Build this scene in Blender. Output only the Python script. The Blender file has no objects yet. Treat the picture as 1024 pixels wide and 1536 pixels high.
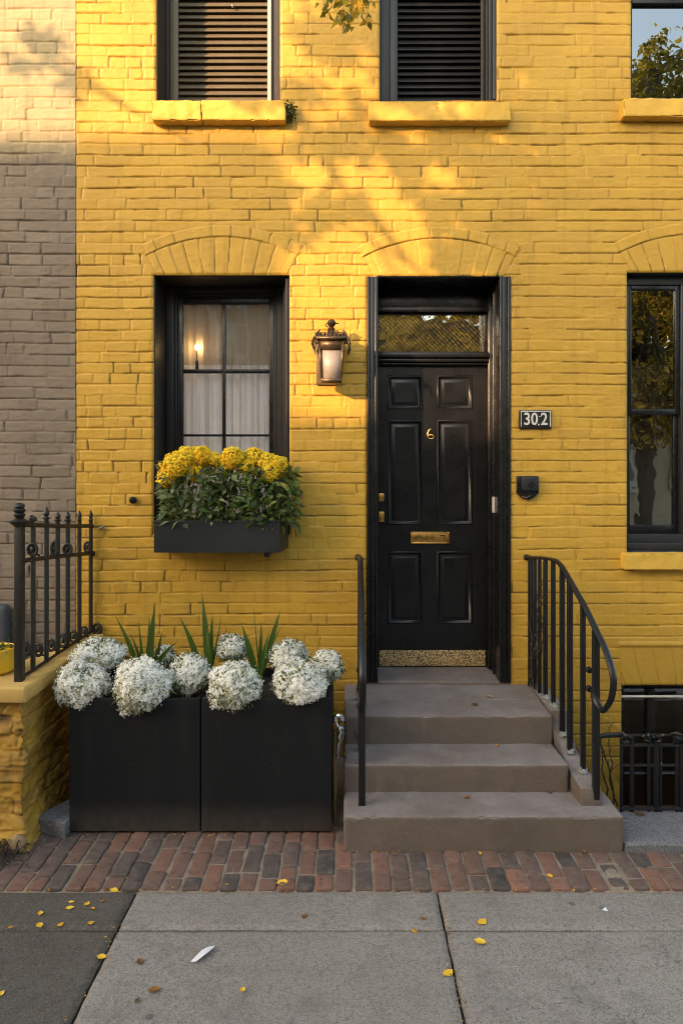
import bpy, bmesh, math, random
import numpy as np
from mathutils import Vector, Matrix

# ------------------------------------------------------------------ basics
scene = bpy.context.scene
COL = scene.collection
PI = math.pi
F, CY, CZ = 1070.0, -4.5, 1.85          # focal length in photo pixels, camera station and eye height


def S(y):
    return F / (y - CY)


def PX(px, y=0.0):
    return (px - 522.0) / S(y)


def PZ(py, y=0.0):
    return CZ - (py - 695.0) / S(y)


def G(px, py, z=0.0):
    d = F * (CZ - z) / (py - 695.0)
    return (px - 522.0) * d / F, CY + d


# ------------------------------------------------------------------ noise (numpy)
def _h(i, j, k, s):
    n = (i.astype(np.int64) * 374761393 + j.astype(np.int64) * 668265263 + k.astype(np.int64) * 2147483647 + s * 974634777) & 0xFFFFFFFF
    n = ((n ^ (n >> 13)) * 1274126177) & 0xFFFFFFFF
    n = ((n ^ (n >> 16)) * 2246822519) & 0xFFFFFFFF
    return ((n ^ (n >> 15)) & 0xFFFFFF) / float(0xFFFFFF)


def hash1(i, s=0):
    i = np.asarray(i)
    z = np.zeros_like(i)
    return _h(i, z, z, s)


def hash2(i, j, s=0):
    i = np.asarray(i); j = np.asarray(j)
    return _h(i, j, np.zeros_like(i), s)


def vn2(x, y, s=0):
    x = np.asarray(x, float); y = np.asarray(y, float)
    i = np.floor(x).astype(np.int64); j = np.floor(y).astype(np.int64)
    fx = x - i; fy = y - j
    fx = fx * fx * (3 - 2 * fx); fy = fy * fy * (3 - 2 * fy)
    a = hash2(i, j, s); b = hash2(i + 1, j, s); c = hash2(i, j + 1, s); d = hash2(i + 1, j + 1, s)
    return (a + (b - a) * fx) * (1 - fy) + (c + (d - c) * fx) * fy - 0.5


def fbm2(x, y, s=0, o=3):
    r = 0; a = 1.0
    for k in range(o):
        r = r + a * vn2(x, y, s + k * 17); x = x * 2.03 + 3.1; y = y * 2.03 + 1.7; a *= 0.5
    return r


def vn3(x, y, z, s=0):
    i = np.floor(x).astype(np.int64); j = np.floor(y).astype(np.int64); k = np.floor(z).astype(np.int64)
    fx = x - i; fy = y - j; fz = z - k
    fx = fx * fx * (3 - 2 * fx); fy = fy * fy * (3 - 2 * fy); fz = fz * fz * (3 - 2 * fz)
    def L(kk):
        a = _h(i, j, kk, s); b = _h(i + 1, j, kk, s); c = _h(i, j + 1, kk, s); d = _h(i + 1, j + 1, kk, s)
        return (a + (b - a) * fx) * (1 - fy) + (c + (d - c) * fx) * fy
    return L(k) * (1 - fz) + L(k + 1) * fz - 0.5


def fbm3(p, f, s=0, o=3):
    r = 0; a = 1.0
    for q in range(o):
        r = r + a * vn3(p[:, 0] * f + 5.1, p[:, 1] * f + 2.3, p[:, 2] * f + 7.7, s + q * 13); f *= 2.07; a *= 0.5
    return r


def sstep(x, a, b):
    t = np.clip((x - a) / (b - a), 0, 1)
    return t * t * (3 - 2 * t)


# ------------------------------------------------------------------ mesh builder
class MB:
    def __init__(self):
        self.v = []; self.q = []; self.t = []; self.tint = []; self.n = 0

    def add(self, v, q=None, t=None, tint=0.5):
        v = np.asarray(v, float).reshape(-1, 3)
        self.v.append(v)
        if q is not None and len(q):
            self.q.append(np.asarray(q, np.int64).reshape(-1, 4) + self.n)
        if t is not None and len(t):
            self.t.append(np.asarray(t, np.int64).reshape(-1, 3) + self.n)
        tt = np.asarray(tint, float)
        self.tint.append(np.full(len(v), float(tt)) if tt.ndim == 0 else tt)
        self.n += len(v)
        return self

    def box(self, x0, x1, y0, y1, z0, z1, r=0.003, tint=0.5, M=None):
        return self.rbox((x0, y0, z0), (x1, y1, z1), r, None, 0, 0, tint, M)

    def rbox(self, lo, hi, r=0.01, step=0.03, amp=0.0, freq=8.0, tint=0.5, M=None, seed=1, chips=0.0):
        lo = np.minimum(lo, hi).astype(float); hi2 = np.maximum(lo, np.asarray(hi, float)); hi = hi2
        r = min(r, 0.49 * float((hi - lo).min()))
        ax = []
        for k in range(3):
            a = [lo[k], lo[k] + r * .3, lo[k] + r]; b = [hi[k] - r, hi[k] - r * .3, hi[k]]
            n = max(1, int((hi[k] - lo[k] - 2 * r) / step)) if step else 1
            ax.append(np.unique(np.round(np.concatenate([a, np.linspace(lo[k] + r, hi[k] - r, n + 1), b]), 7)))
        P = []; Q = []; n = 0
        for k in range(3):
            i, j = [(1, 2), (2, 0), (0, 1)][k]
            A, B = np.meshgrid(ax[i], ax[j], indexing='ij')
            na, nb = A.shape
            idx = np.arange(na * nb).reshape(na, nb)
            f = np.stack([idx[:-1, :-1], idx[1:, :-1], idx[1:, 1:], idx[:-1, 1:]], -1).reshape(-1, 4)
            for side in (0, 1):
                p = np.zeros((na * nb, 3)); p[:, i] = A.ravel(); p[:, j] = B.ravel(); p[:, k] = hi[k] if side else lo[k]
                P.append(p); Q.append((f if side else f[:, ::-1]) + n); n += na * nb
        P = np.concatenate(P); Q = np.concatenate(Q)
        u, inv = np.unique(np.round(P, 6), axis=0, return_inverse=True)
        Q = inv.reshape(-1)[Q]; P = u
        inner = np.clip(P, lo + r, hi - r)
        d = P - inner; l = np.linalg.norm(d, axis=1, keepdims=True); nrm = d / np.maximum(l, 1e-9)
        P = inner + nrm * r
        if amp:
            P = P + nrm * (fbm3(P, freq, seed) * amp)[:, None]
            if chips:
                edge = ((np.abs(nrm) > .25).sum(1) > 1)
                P = P - nrm * (edge * np.maximum(0, fbm3(P, freq * 1.7, seed + 5) - .12) * chips)[:, None]
        if M is not None:
            P = np.asarray([M @ Vector(p) for p in P])
        return self.add(P, q=Q, tint=tint)

    def tube(self, pts, rad, n=8, tint=0.5, cap=True, flat=None, closed=False, up=None):
        pts = np.asarray(pts, float); m = len(pts)
        rad = np.full(m, rad) if np.ndim(rad) == 0 else np.asarray(rad, float)
        T = np.zeros_like(pts)
        if closed:
            T = np.roll(pts, -1, 0) - np.roll(pts, 1, 0)
        else:
            T[1:-1] = pts[2:] - pts[:-2]; T[0] = pts[1] - pts[0]; T[-1] = pts[-1] - pts[-2]
        T /= np.maximum(np.linalg.norm(T, axis=1, keepdims=True), 1e-9)
        u = np.array(up if up is not None else (0.123, 0.31, 0.94), float)
        ring = []
        ang = np.arange(n) / n * 2 * PI + (PI / 4 if n == 4 else 0)
        for k in range(m):
            u = u - T[k] * u.dot(T[k]); 
            if np.linalg.norm(u) < 1e-5:
                u = np.cross(T[k], (1, 0, 0.2))
            u = u / np.linalg.norm(u); w = np.cross(T[k], u)
            fa, fb = flat if flat else (1, 1)
            ring.append(pts[k] + rad[k] * (np.cos(ang)[:, None] * u * fa + np.sin(ang)[:, None] * w * fb))
        V = np.concatenate(ring); Q = []
        mm = m if closed else m - 1
        a = np.arange(n); b = (a + 1) % n
        for k in range(mm):
            o = k * n; o2 = ((k + 1) % m) * n
            Q.append(np.stack([o + a, o + b, o2 + b, o2 + a], -1))
        T3 = []
        if cap and not closed:
            V = np.concatenate([V, pts[:1], pts[-1:]])
            T3 = np.concatenate([np.stack([b, a, np.full(n, m * n)], -1), np.stack([(m - 1) * n + a, (m - 1) * n + b, np.full(n, m * n + 1)], -1)])
        return self.add(V, q=np.concatenate(Q), t=T3, tint=tint)

    def lathe(self, prof, c, n=14, axis='z', tint=0.5):
        prof = np.asarray(prof, float); ang = np.arange(n) / n * 2 * PI
        V = []
        for r, h in prof:
            a, b = r * np.cos(ang), r * np.sin(ang); hh = np.full(n, h)
            V.append(np.stack([a, b, hh], -1) if axis == 'z' else (np.stack([a, hh, b], -1) if axis == 'y' else np.stack([hh, a, b], -1)))
        V = np.concatenate(V) + np.asarray(c); Q = []; a = np.arange(n); b = (a + 1) % n
        for k in range(len(prof) - 1):
            f = np.stack([k * n + a, k * n + b, (k + 1) * n + b, (k + 1) * n + a], -1)
            Q.append(f[:, ::-1] if axis == 'y' else f)
        return self.add(V, q=np.concatenate(Q), tint=tint)

    def ball(self, c, r, n=10, amp=0.0, freq=6, seed=0, tint=0.5, sq=(1, 1, 1)):
        lat = np.linspace(0.02, PI - 0.02, n); lon = np.arange(2 * n) / (2 * n) * 2 * PI
        A, B = np.meshgrid(lat, lon, indexing='ij')
        d = np.stack([np.sin(A) * np.cos(B), np.sin(A) * np.sin(B), np.cos(A)], -1).reshape(-1, 3)
        rr = 1 + (fbm3(d * 1.0 + seed * 3.3, freq, seed) * amp if amp else 0)
        V = np.asarray(c) + d * r * np.asarray(sq) * (rr[:, None] if amp else 1)
        m = 2 * n; idx = np.arange(n * m).reshape(n, m); nx = np.roll(idx, -1, 1)
        Q = np.stack([idx[:-1], idx[1:], nx[1:], nx[:-1]], -1).reshape(-1, 4)
        return self.add(V, q=Q, tint=tint)

    def prism(self, poly, y0, y1, tint=0.5, plane='xz'):
        n = len(poly); V = []
        for yy in (y0, y1):
            for a, b in poly:
                V.append((a, yy, b) if plane == 'xz' else ((yy, a, b) if plane == 'yz' else (a, b, yy)))
        a = np.arange(n); b = (a + 1) % n
        Q = np.stack([a, b, n + b, n + a], -1)
        c0 = np.mean(V[:n], 0); c1 = np.mean(V[n:], 0)
        V = V + [c0, c1]
        T = np.concatenate([np.stack([b, a, np.full(n, 2 * n)], -1), np.stack([n + a, n + b, np.full(n, 2 * n + 1)], -1)])
        return self.add(V, q=Q, t=T, tint=tint)

    def mesh(self, name, origin=(0, 0, 0), smooth=True, angle=35):
        V = np.concatenate(self.v) - np.asarray(origin, float)
        q = np.concatenate(self.q) if self.q else np.zeros((0, 4), np.int64)
        t = np.concatenate(self.t) if self.t else np.zeros((0, 3), np.int64)
        me = bpy.data.meshes.new(name)
        me.vertices.add(len(V)); me.vertices.foreach_set('co', V.astype(np.float32).ravel())
        me.loops.add(len(q) * 4 + len(t) * 3)
        me.loops.foreach_set('vertex_index', np.concatenate([q.ravel(), t.ravel()]).astype(np.int32))
        me.polygons.add(len(q) + len(t))
        ls = np.concatenate([np.arange(len(q)) * 4, len(q) * 4 + np.arange(len(t)) * 3])
        me.polygons.foreach_set('loop_start', ls.astype(np.int32))
        a = me.attributes.new('tint', 'FLOAT', 'POINT'); a.data.foreach_set('value', np.concatenate(self.tint).astype(np.float32))
        me.update(calc_edges=True)
        if smooth:
            me.polygons.foreach_set('use_smooth', np.ones(len(me.polygons), bool))
            if angle:
                me.set_sharp_from_angle(angle=math.radians(angle))
        return me


def thing(name, label, cat, loc=(0, 0, 0), group=None):
    o = bpy.data.objects.new(name, None); COL.objects.link(o); o.location = loc; o.empty_display_size = .1
    o['label'] = label; o['category'] = cat
    if group: o['group'] = group
    o['_o'] = [float(c) for c in loc]
    return o


def part(name, mb, mat, parent, label=None, smooth=True, angle=35):
    org = list(parent['_o'])
    o = bpy.data.objects.new(name, mb.mesh(name, org, smooth, angle)); COL.objects.link(o)
    o.parent = parent; o['_o'] = org
    o.data.materials.append(mat)
    if label: o['label'] = label
    return o


def solo(name, mb, mat, label=None, cat=None, group=None, kind=None, loc=(0, 0, 0), smooth=True, angle=35):
    o = bpy.data.objects.new(name, mb.mesh(name, loc, smooth, angle)); COL.objects.link(o); o.location = loc
    o.data.materials.append(mat); o['_o'] = [float(c) for c in loc]
    if label: o['label'] = label
    if cat: o['category'] = cat
    if group: o['group'] = group
    if kind: o['kind'] = kind
    return o


def dup(root, loc, label, group=None):
    r = root.copy(); COL.objects.link(r); r.location = loc; r['label'] = label
    if group: r['group'] = group
    for ch in list(root.children):
        c = ch.copy(); COL.objects.link(c); c.parent = r
        for g in ch.children:
            d = g.copy(); COL.objects.link(d); d.parent = c
    return r


# ------------------------------------------------------------------ materials
class N:
    def __init__(self, name):
        self.m = bpy.data.materials.new(name); self.m.use_nodes = True
        self.nt = self.m.node_tree; self.nt.nodes.clear()
        self.out = self.n('ShaderNodeOutputMaterial')

    def n(self, t, **k):
        x = self.nt.nodes.new(t)
        for a, b in k.items():
            if a == 'inp':
                for i, v in b.items():
                    if isinstance(v, bpy.types.NodeSocket): self.nt.links.new(v, x.inputs[i])
                    else: x.inputs[i].default_value = v
            else: setattr(x, a, b)
        return x

    def coord(self):
        return self.n('ShaderNodeTexCoord').outputs['Object']

    def noise(self, scale, detail=4, rough=.55, vec=None, dist=0.0):
        return self.n('ShaderNodeTexNoise', inp={'Vector': vec if vec is not None else self.coord(), 'Scale': scale, 'Detail': detail, 'Roughness': rough, 'Distortion': dist}).outputs['Fac']

    def ramp(self, f, stops):
        r = self.n('ShaderNodeValToRGB'); e = r.color_ramp.elements
        while len(e) < len(stops): e.new(.5)
        for k, (p, c) in enumerate(stops):
            e[k].position = p; e[k].color = (*c, 1) if len(c) == 3 else c
        self.nt.links.new(f, r.inputs[0]); return r.outputs[0]

    def mix(self, f, a, b, mode='MIX'):
        x = self.n('ShaderNodeMix', data_type='RGBA', blend_type=mode)
        for s, v in ((x.inputs[0], f), (x.inputs[6], a), (x.inputs[7], b)):
            if isinstance(v, bpy.types.NodeSocket): self.nt.links.new(v, s)
            elif isinstance(v, (int, float)): s.default_value = v
            else: s.default_value = (*v, 1)
        return x.outputs[2]

    def math(self, op, a, b=0.0, c=0.0, clamp=False):
        x = self.n('ShaderNodeMath', operation=op, use_clamp=clamp)
        for k, v in enumerate((a, b, c)):
            if isinstance(v, bpy.types.NodeSocket): self.nt.links.new(v, x.inputs[k])
            else: x.inputs[k].default_value = v
        return x.outputs[0]

    def attr(self, name='tint'):
        return self.n('ShaderNodeAttribute', attribute_name=name).outputs['Fac']

    def bump(self, h, strength=.3, dist=.01, normal=None):
        i = {'Height': h, 'Strength': strength, 'Distance': dist}
        if normal is not None: i['Normal'] = normal
        return self.n('ShaderNodeBump', inp=i).outputs['Normal']

    def bsdf(self, color, rough=.5, metal=0.0, normal=None, spec=.5, **k):
        b = self.n('ShaderNodeBsdfPrincipled')
        for nm, v in (('Base Color', color), ('Roughness', rough), ('Metallic', metal), ('Normal', normal), ('Specular IOR Level', spec)) + tuple(k.items()):
            if v is None: continue
            if isinstance(v, bpy.types.NodeSocket): self.nt.links.new(v, b.inputs[nm])
            elif isinstance(v, tuple): b.inputs[nm].default_value = (*v, 1) if len(v) == 3 else v
            else: b.inputs[nm].default_value = v
        return b.outputs[0]

    def end(self, s):
        self.nt.links.new(s, self.out.inputs[0]); return self.m


def simple(name, c, rough=.5, metal=0.0, var=.25, scale=9, bs=60, bstr=.15, bd=.004, spec=.5, speck=None, rvar=.12):
    k = N(name); co = k.coord()
    n1 = k.noise(scale, 5, .6, co)
    col = k.mix(k.math('MULTIPLY_ADD', n1, 2.0, -.5, True), tuple(x * (1 - var) for x in c), tuple(min(1, x * (1 + var)) for x in c))
    if speck:
        n3 = k.noise(speck[1], 3, .6, co)
        col = k.mix(k.ramp(n3, [(speck[2], (0, 0, 0)), (speck[2] + .05, (1, 1, 1))]), col, speck[0])
    n2 = k.noise(bs, 4, .6, co)
    r = k.math('MULTIPLY_ADD', n1, rvar * 2, rough - rvar)
    return k.end(k.bsdf(col, r, metal, k.bump(n2, bstr, bd), spec))


def brick_paint(name, base, dark, crackc, stain, rough=.6, tintamt=.25, weather=False, sunlit_tan=None):
    k = N(name); co = k.coord(); t = k.attr('tint'); cr = k.attr('crack')
    n1 = k.noise(1.6, 5, .6, co); n2 = k.noise(11, 5, .65, co); n3 = k.noise(90, 4, .6, co); n4 = k.noise(320, 2, .5, co)
    col = k.mix(k.math('MULTIPLY_ADD', n1, 2.4, -.7, True), dark, base)
    col = k.mix(k.math('MULTIPLY', t, tintamt), col, stain)
    col = k.mix(k.ramp(n2, [(.56, (0, 0, 0)), (.78, (.45, .45, .45))]), col, stain)
    col = k.mix(k.ramp(k.noise(38, 3, .7, co), [(.66, (0, 0, 0)), (.74, (.6, .6, .6))]), col, dark)
    col = k.mix(k.math('MULTIPLY', cr, .9), col, crackc)
    if sunlit_tan:         # upper storey turned paler tan, its sunlight put into the colour, ragged lower edge
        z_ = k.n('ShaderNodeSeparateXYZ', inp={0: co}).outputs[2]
        e_ = k.math('MULTIPLY_ADD', k.math('ADD', z_, k.math('MULTIPLY', n2, .22)), 7.0, -7.0 * sunlit_tan[0], True)
        col = k.mix(k.math('MULTIPLY', e_, .85), col, k.mix(k.math('MULTIPLY', t, .5), sunlit_tan[1], sunlit_tan[2]))
    if weather:      # drip streaks, splash dirt near the ground, small chips down to the brick
        st = k.n('ShaderNodeMapping', inp={'Vector': co, 'Scale': (9, 1, .7)}).outputs[0]
        col = k.mix(k.ramp(k.noise(1.6, 5, .65, st), [(.54, (0, 0, 0)), (.74, (.5, .5, .5))]), col, tuple(x * .62 for x in dark))
        z = k.n('ShaderNodeSeparateXYZ', inp={0: co}).outputs[2]
        dz = k.math('MULTIPLY', k.math('SUBTRACT', 1.0, k.math('DIVIDE', z, .9), 0, True), k.math('ADD', n2, .1))
        col = k.mix(dz, col, tuple(x * .45 for x in dark))
        ch = k.math('MULTIPLY', k.ramp(k.noise(21, 4, .75, co), [(.70, (0, 0, 0)), (.715, (1, 1, 1))]), k.ramp(n1, [(.5, (0, 0, 0)), (.62, (1, 1, 1))]))
        col = k.mix(ch, col, (.24, .13, .06))
    h = k.math('ADD', k.math('MULTIPLY', n3, .6), k.math('MULTIPLY', n4, .35))
    nb = k.bump(k.noise(26, 5, .6, co), .32, .008, k.bump(h, .4, .0035))
    return k.end(k.bsdf(col, k.math('MULTIPLY_ADD', n2, .3, rough - .15), 0, nb, .35))


def leaf_mat(name, ramp, trans=.3, rough=.5, tmix=.35):
    k = N(name); t = k.attr('tint')
    col = k.ramp(t, ramp)
    a = k.bsdf(col, rough, 0, None, .4)
    tr = k.n('ShaderNodeBsdfTranslucent', inp={'Color': k.mix(tmix, col, (.75, .7, .05), 'MIX')}).outputs[0]
    m = k.n('ShaderNodeMixShader', inp={0: trans, 1: a, 2: tr})
    return k.end(m.outputs[0])


def glass_mat(name, tint=(1, 1, 1), boost=1.0, wav=.02, rough=0.0):
    k = N(name)
    nb = k.bump(k.noise(3.5, 2, .5), wav, .05)
    fr = k.n('ShaderNodeFresnel', inp={'IOR': 1.52}).outputs[0]
    f = k.math('MULTIPLY_ADD', fr, 1.0 * boost, .02, True)
    tp = k.n('ShaderNodeBsdfTransparent', inp={'Color': (*tint, 1)}).outputs[0]
    gl = k.n('ShaderNodeBsdfGlossy', inp={'Color': (1, 1, 1, 1), 'Roughness': rough, 'Normal': nb}).outputs[0]
    return k.end(k.n('ShaderNodeMixShader', inp={0: f, 1: tp, 2: gl}).outputs[0])


M = {}
M['yellow'] = brick_paint('yellow_paint', (.61, .368, .048), (.48, .28, .034), (.055, .028, .006), (.45, .26, .044), .5, .45, True)
M['yellow_stone'] = brick_paint('yellow_sill_paint', (.69, .425, .064), (.58, .35, .052), (.1, .05, .02), (.56, .33, .06))
M['yellow_low'] = brick_paint('yellow_weathered', (.58, .34, .05), (.38, .21, .03), (.05, .03, .01), (.25, .15, .05), .75, .5)
M['cap'] = simple('cap_paint', (.55, .35, .10), .7, 0, .22, 6, 70, .35, .005)
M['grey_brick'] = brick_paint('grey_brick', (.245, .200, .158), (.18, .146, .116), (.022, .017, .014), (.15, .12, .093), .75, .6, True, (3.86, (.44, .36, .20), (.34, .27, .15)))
M['black'] = simple('black_gloss_paint', (.008, .0085, .0095), .28, 0, .3, 10, 22, .05, .002, .42)
M['door'] = simple('door_paint', (.0075, .008, .009), .30, 0, .25, 8, 24, .05, .002, .42)
M['black_jamb'] = simple('black_jamb_paint', (.016, .014, .013), .5, 0, .35, 12, 60, .3, .004, .4)
M['iron'] = simple('black_iron', (.008, .0088, .0105), .38, 0, .3, 20, 90, .25, .003, .4, ((.25, .23, .20), 28, .73))
M['iron_old'] = simple('old_black_iron', (.009, .0085, .008), .5, 0, .4, 25, 60, .5, .004, .5, ((.12, .07, .035), 22, .66))
k = N('planter_metal'); co = k.coord()
st = k.n('ShaderNodeMapping', inp={'Vector': co, 'Scale': (7, 7, .5)}).outputs[0]
n1 = k.noise(2.2, 5, .6, co); ns = k.noise(2.5, 5, .65, st); nf = k.noise(140, 3, .6, co)
z = k.n('ShaderNodeSeparateXYZ', inp={0: co}).outputs[2]
col = k.mix(n1, (.005, .0058, .007), (.012, .0135, .016))
col = k.mix(k.ramp(ns, [(.52, (0, 0, 0)), (.75, (.2, .2, .2))]), col, (.035, .034, .033))
col = k.mix(k.math('MULTIPLY', k.math('SUBTRACT', 1.0, k.math('DIVIDE', z, .16), 0, True), k.noise(24, 5, .7, co)), col, (.10, .085, .068))
col = k.mix(k.ramp(k.noise(70, 2, .5, co), [(.72, (0, 0, 0)), (.75, (.8, .8, .8))]), col, (.07, .07, .07))
M['planter'] = k.end(k.bsdf(col, k.math('MULTIPLY_ADD', ns, .4, .34), 0, k.bump(nf, .12, .002, k.bump(n1, .2, .02)), .25))
M['window_box'] = simple('window_box_metal', (.012, .0145, .018), .45, 0, .25, 5, 90, .12, .002, .45, ((.12, .12, .12), 42, .75))
M['shutter'] = simple('shutter_sunlit_paint', (.15, .122, .08), .42, 0, .12, 6, 40, .1, .002, .5)  # black paint raised to tan, the sun on its slats put into the colour
M['shutter_shaded'] = simple('shutter_shaded_paint', (.022, .021, .022), .38, 0, .15, 6, 40, .1, .002, .5)  # same paint left dark, the copy for the shaded shutter
M['brown_jamb'] = simple('brown_jamb_paint', (.05, .042, .036), .5, 0, .25, 9, 60, .3, .003, .4, ((.2, .18, .15), 30, .74))
M['blue_frame'] = simple('blue_grey_frame', (.018, .021, .026), .4, 0, .2, 9, 60, .15, .003, .45)
M['brass'] = simple('brass', (.72, .42, .12), .3, 1.0, .25, 30, 90, .2, .002, .5)
M['brass_dark'] = simple('brass_engraving', (.09, .045, .012), .5, .6, .3, 40, 90, .2, .002)
M['white_text'] = simple('white_enamel', (.62, .60, .56), .5, 0, .2, 60, 90, .2, .002)
M['plate'] = simple('black_enamel', (.012, .012, .011), .35, 0, .3, 40, 90, .2, .002)
M['bronze'] = simple('bronze', (.12, .086, .05), .42, .6, .35, 40, 90, .3, .003)
M['bronze_dark'] = simple('dark_bronze', (.05, .034, .022), .4, .6, .5, 70, 120, .5, .004)
M['soil'] = simple('soil', (.03, .022, .015), .95, 0, .5, 30, 80, .8, .02)
M['dark'] = simple('dark_interior', (.02, .018, .016), .9, 0, .2, 3)
M['room'] = simple('room_plaster', (.14, .11, .085), .9, 0, .2, 3)
M['rod'] = simple('white_rod', (.55, .52, .47), .5)
M['granite'] = simple('granite', (.15, .15, .155), .8, 0, .4, 14, 60, .7, .01, .4, ((.34, .34, .36), 70, .60))
M['cobble'] = simple('cobble', (.30, .20, .10), .85, 0, .35, 12, 60, .6, .008)
M['paper'] = simple('paper', (.75, .76, .80), .7, 0, .08, 20)
M['pot'] = simple('yellow_pot', (.72, .42, .02), .4, 0, .15, 9, 40, .1, .002)
M['bin'] = simple('dark_patch_slate', (.06, .068, .08), .6, 0, .3, 6)
M['chrome'] = simple('chrome', (.62, .64, .68), .16, 1.0, .2, 8, 20, .1, .004)
M['rust'] = simple('rusty_bar', (.16, .10, .04), .7, .2, .5, 25, 60, .5, .006)
M['bark'] = simple('bark', (.075, .055, .04), .9, 0, .4, 8, 25, 1.0, .02)
M['twig'] = simple('twig', (.035, .026, .018), .9, 0, .4, 20)
M['lead'] = simple('lead_mortar', (.20, .21, .20), .7, 0, .4, 40, 60, .6, .006)
M['asphalt'] = simple('asphalt', (.05, .05, .052), .9, 0, .3, 4, 180, .5, .006, .3)
M['glass'] = glass_mat('window_glass', (.93, .95, .94), 1.0, .03)
M['glass_r'] = glass_mat('sash_glass', (.62, .62, .60), 5.5, .03)
M['glass_t'] = glass_mat('fanlight_glass', (.85, .85, .85), 6.0, .12)
M['glass_up'] = glass_mat('upper_glass', (.2, .2, .2), 7.0, .02)
M['frost'] = simple('frosted_glass', (.34, .30, .28), .35, 0, .12, 40, 220, .25, .002)
M['leaf_dark'] = leaf_mat('leaf_dark', [(0, (.012, .03, .008)), (.45, (.045, .09, .02)), (.8, (.12, .18, .045)), (1, (.27, .26, .08))], .25)
M['leaf_grey'] = leaf_mat('leaf_grey', [(0, (.025, .045, .018)), (.55, (.095, .14, .055)), (1, (.25, .28, .15))], .25)
M['blade'] = leaf_mat('blade', [(0, (.018, .045, .012)), (.6, (.04, .10, .02)), (1, (.12, .18, .05))], .25, .35)
M['tree_leaf'] = leaf_mat('tree_leaf', [(0, (.02, .04, .01)), (.6, (.05, .085, .02)), (.85, (.14, .14, .025)), (1, (.55, .34, .03))], .35)
M['autumn'] = leaf_mat('autumn_leaf', [(0, (.025, .04, .01)), (.6, (.06, .07, .02)), (.72, (.5, .3, .03)), (1, (.85, .55, .06))], .4)  # autumn gold, also standing in for sun glints on the leaves
M['mum'] = leaf_mat('mum_petal', [(0, (.82, .46, .008)), (.4, (.95, .68, .015)), (1, (.98, .82, .07))], .3, .6, 0.0)
M['mum_core'] = simple('mum_core', (.70, .38, .01), .8, 0, .4, 40, 90, .8, .01)
M['mound_core'] = simple('mound_core', (.62, .61, .44), .85, 0, .5, 60, 120, 1.0, .01)
M['white_petal'] = leaf_mat('white_petal', [(0, (.45, .46, .24)), (.2, (.84, .82, .68)), (.45, (.98, .965, .90)), (1, (.99, .985, .95))], .42, .7, 0.0)
M['fallen'] = leaf_mat('fallen_leaf', [(0, (.11, .055, .022)), (.4, (.30, .14, .03)), (.55, (.78, .40, .02)), (1, (.90, .60, .06))], .1, .6)
M['moss'] = leaf_mat('moss', [(0, (.02, .03, .008)), (1, (.08, .10, .02))], .1, .8)


def brownstone():
    k = N('brownstone'); co = k.coord()
    n1 = k.noise(2.2, 6, .65, co); n2 = k.noise(75, 4, .7, co); n3 = k.noise(300, 2, .5, co)
    col = k.mix(k.math('MULTIPLY_ADD', n1, 2.2, -.6, True), (.185, .142, .118), (.27, .215, .182))
    col = k.mix(k.ramp(n3, [(.38, (.8, .8, .8)), (.6, (0, 0, 0))]), col, (.105, .08, .066))
    dv = k.n('ShaderNodeTexVoronoi', inp={'Vector': co, 'Scale': 1.6}).outputs['Distance']
    col = k.mix(k.ramp(k.noise(1.1, 6, .75, co), [(.46, (0, 0, 0)), (.64, (.75, .75, .75))]), col, (.105, .08, .066))
    col = k.mix(k.ramp(k.noise(6, 6, .7, co), [(.58, (0, 0, 0)), (.8, (.6, .6, .6))]), col, (.32, .27, .235))
    col = k.mix(k.ramp(k.noise(55, 2, .5, co), [(.73, (0, 0, 0)), (.76, (.7, .7, .7))]), col, (.42, .39, .35))
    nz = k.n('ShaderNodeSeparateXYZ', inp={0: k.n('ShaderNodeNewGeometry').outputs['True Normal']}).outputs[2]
    worn = k.math('MULTIPLY', k.ramp(nz, [(.55, (0, 0, 0)), (.9, (1, 1, 1))]), k.math('ADD', n1, .1), 0, True)  # treads paler by facing: wear, plus overhead skylight put into the colour
    col = k.mix(k.math('MULTIPLY', worn, k.ramp(k.noise(3.1, 6, .7, co), [(.35, (.25, .25, .25)), (.6, (1, 1, 1))])), col, k.mix(n2, (.24, .21, .205), (.38, .345, .335)))  # paler treads: wear plus overhead skylight put into the colour
    col = k.mix(k.ramp(nz, [(.25, (.45, .45, .45)), (.6, (0, 0, 0))]), col, k.mix(n2, (.085, .064, .05), (.17, .135, .108)))  # risers browner and darker by facing, their shade put into the colour
    nb = k.bump(n3, .5, .003, k.bump(n2, .45, .006))
    return k.end(k.bsdf(col, .82, 0, nb, .3))


M['brownstone'] = brownstone()


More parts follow.
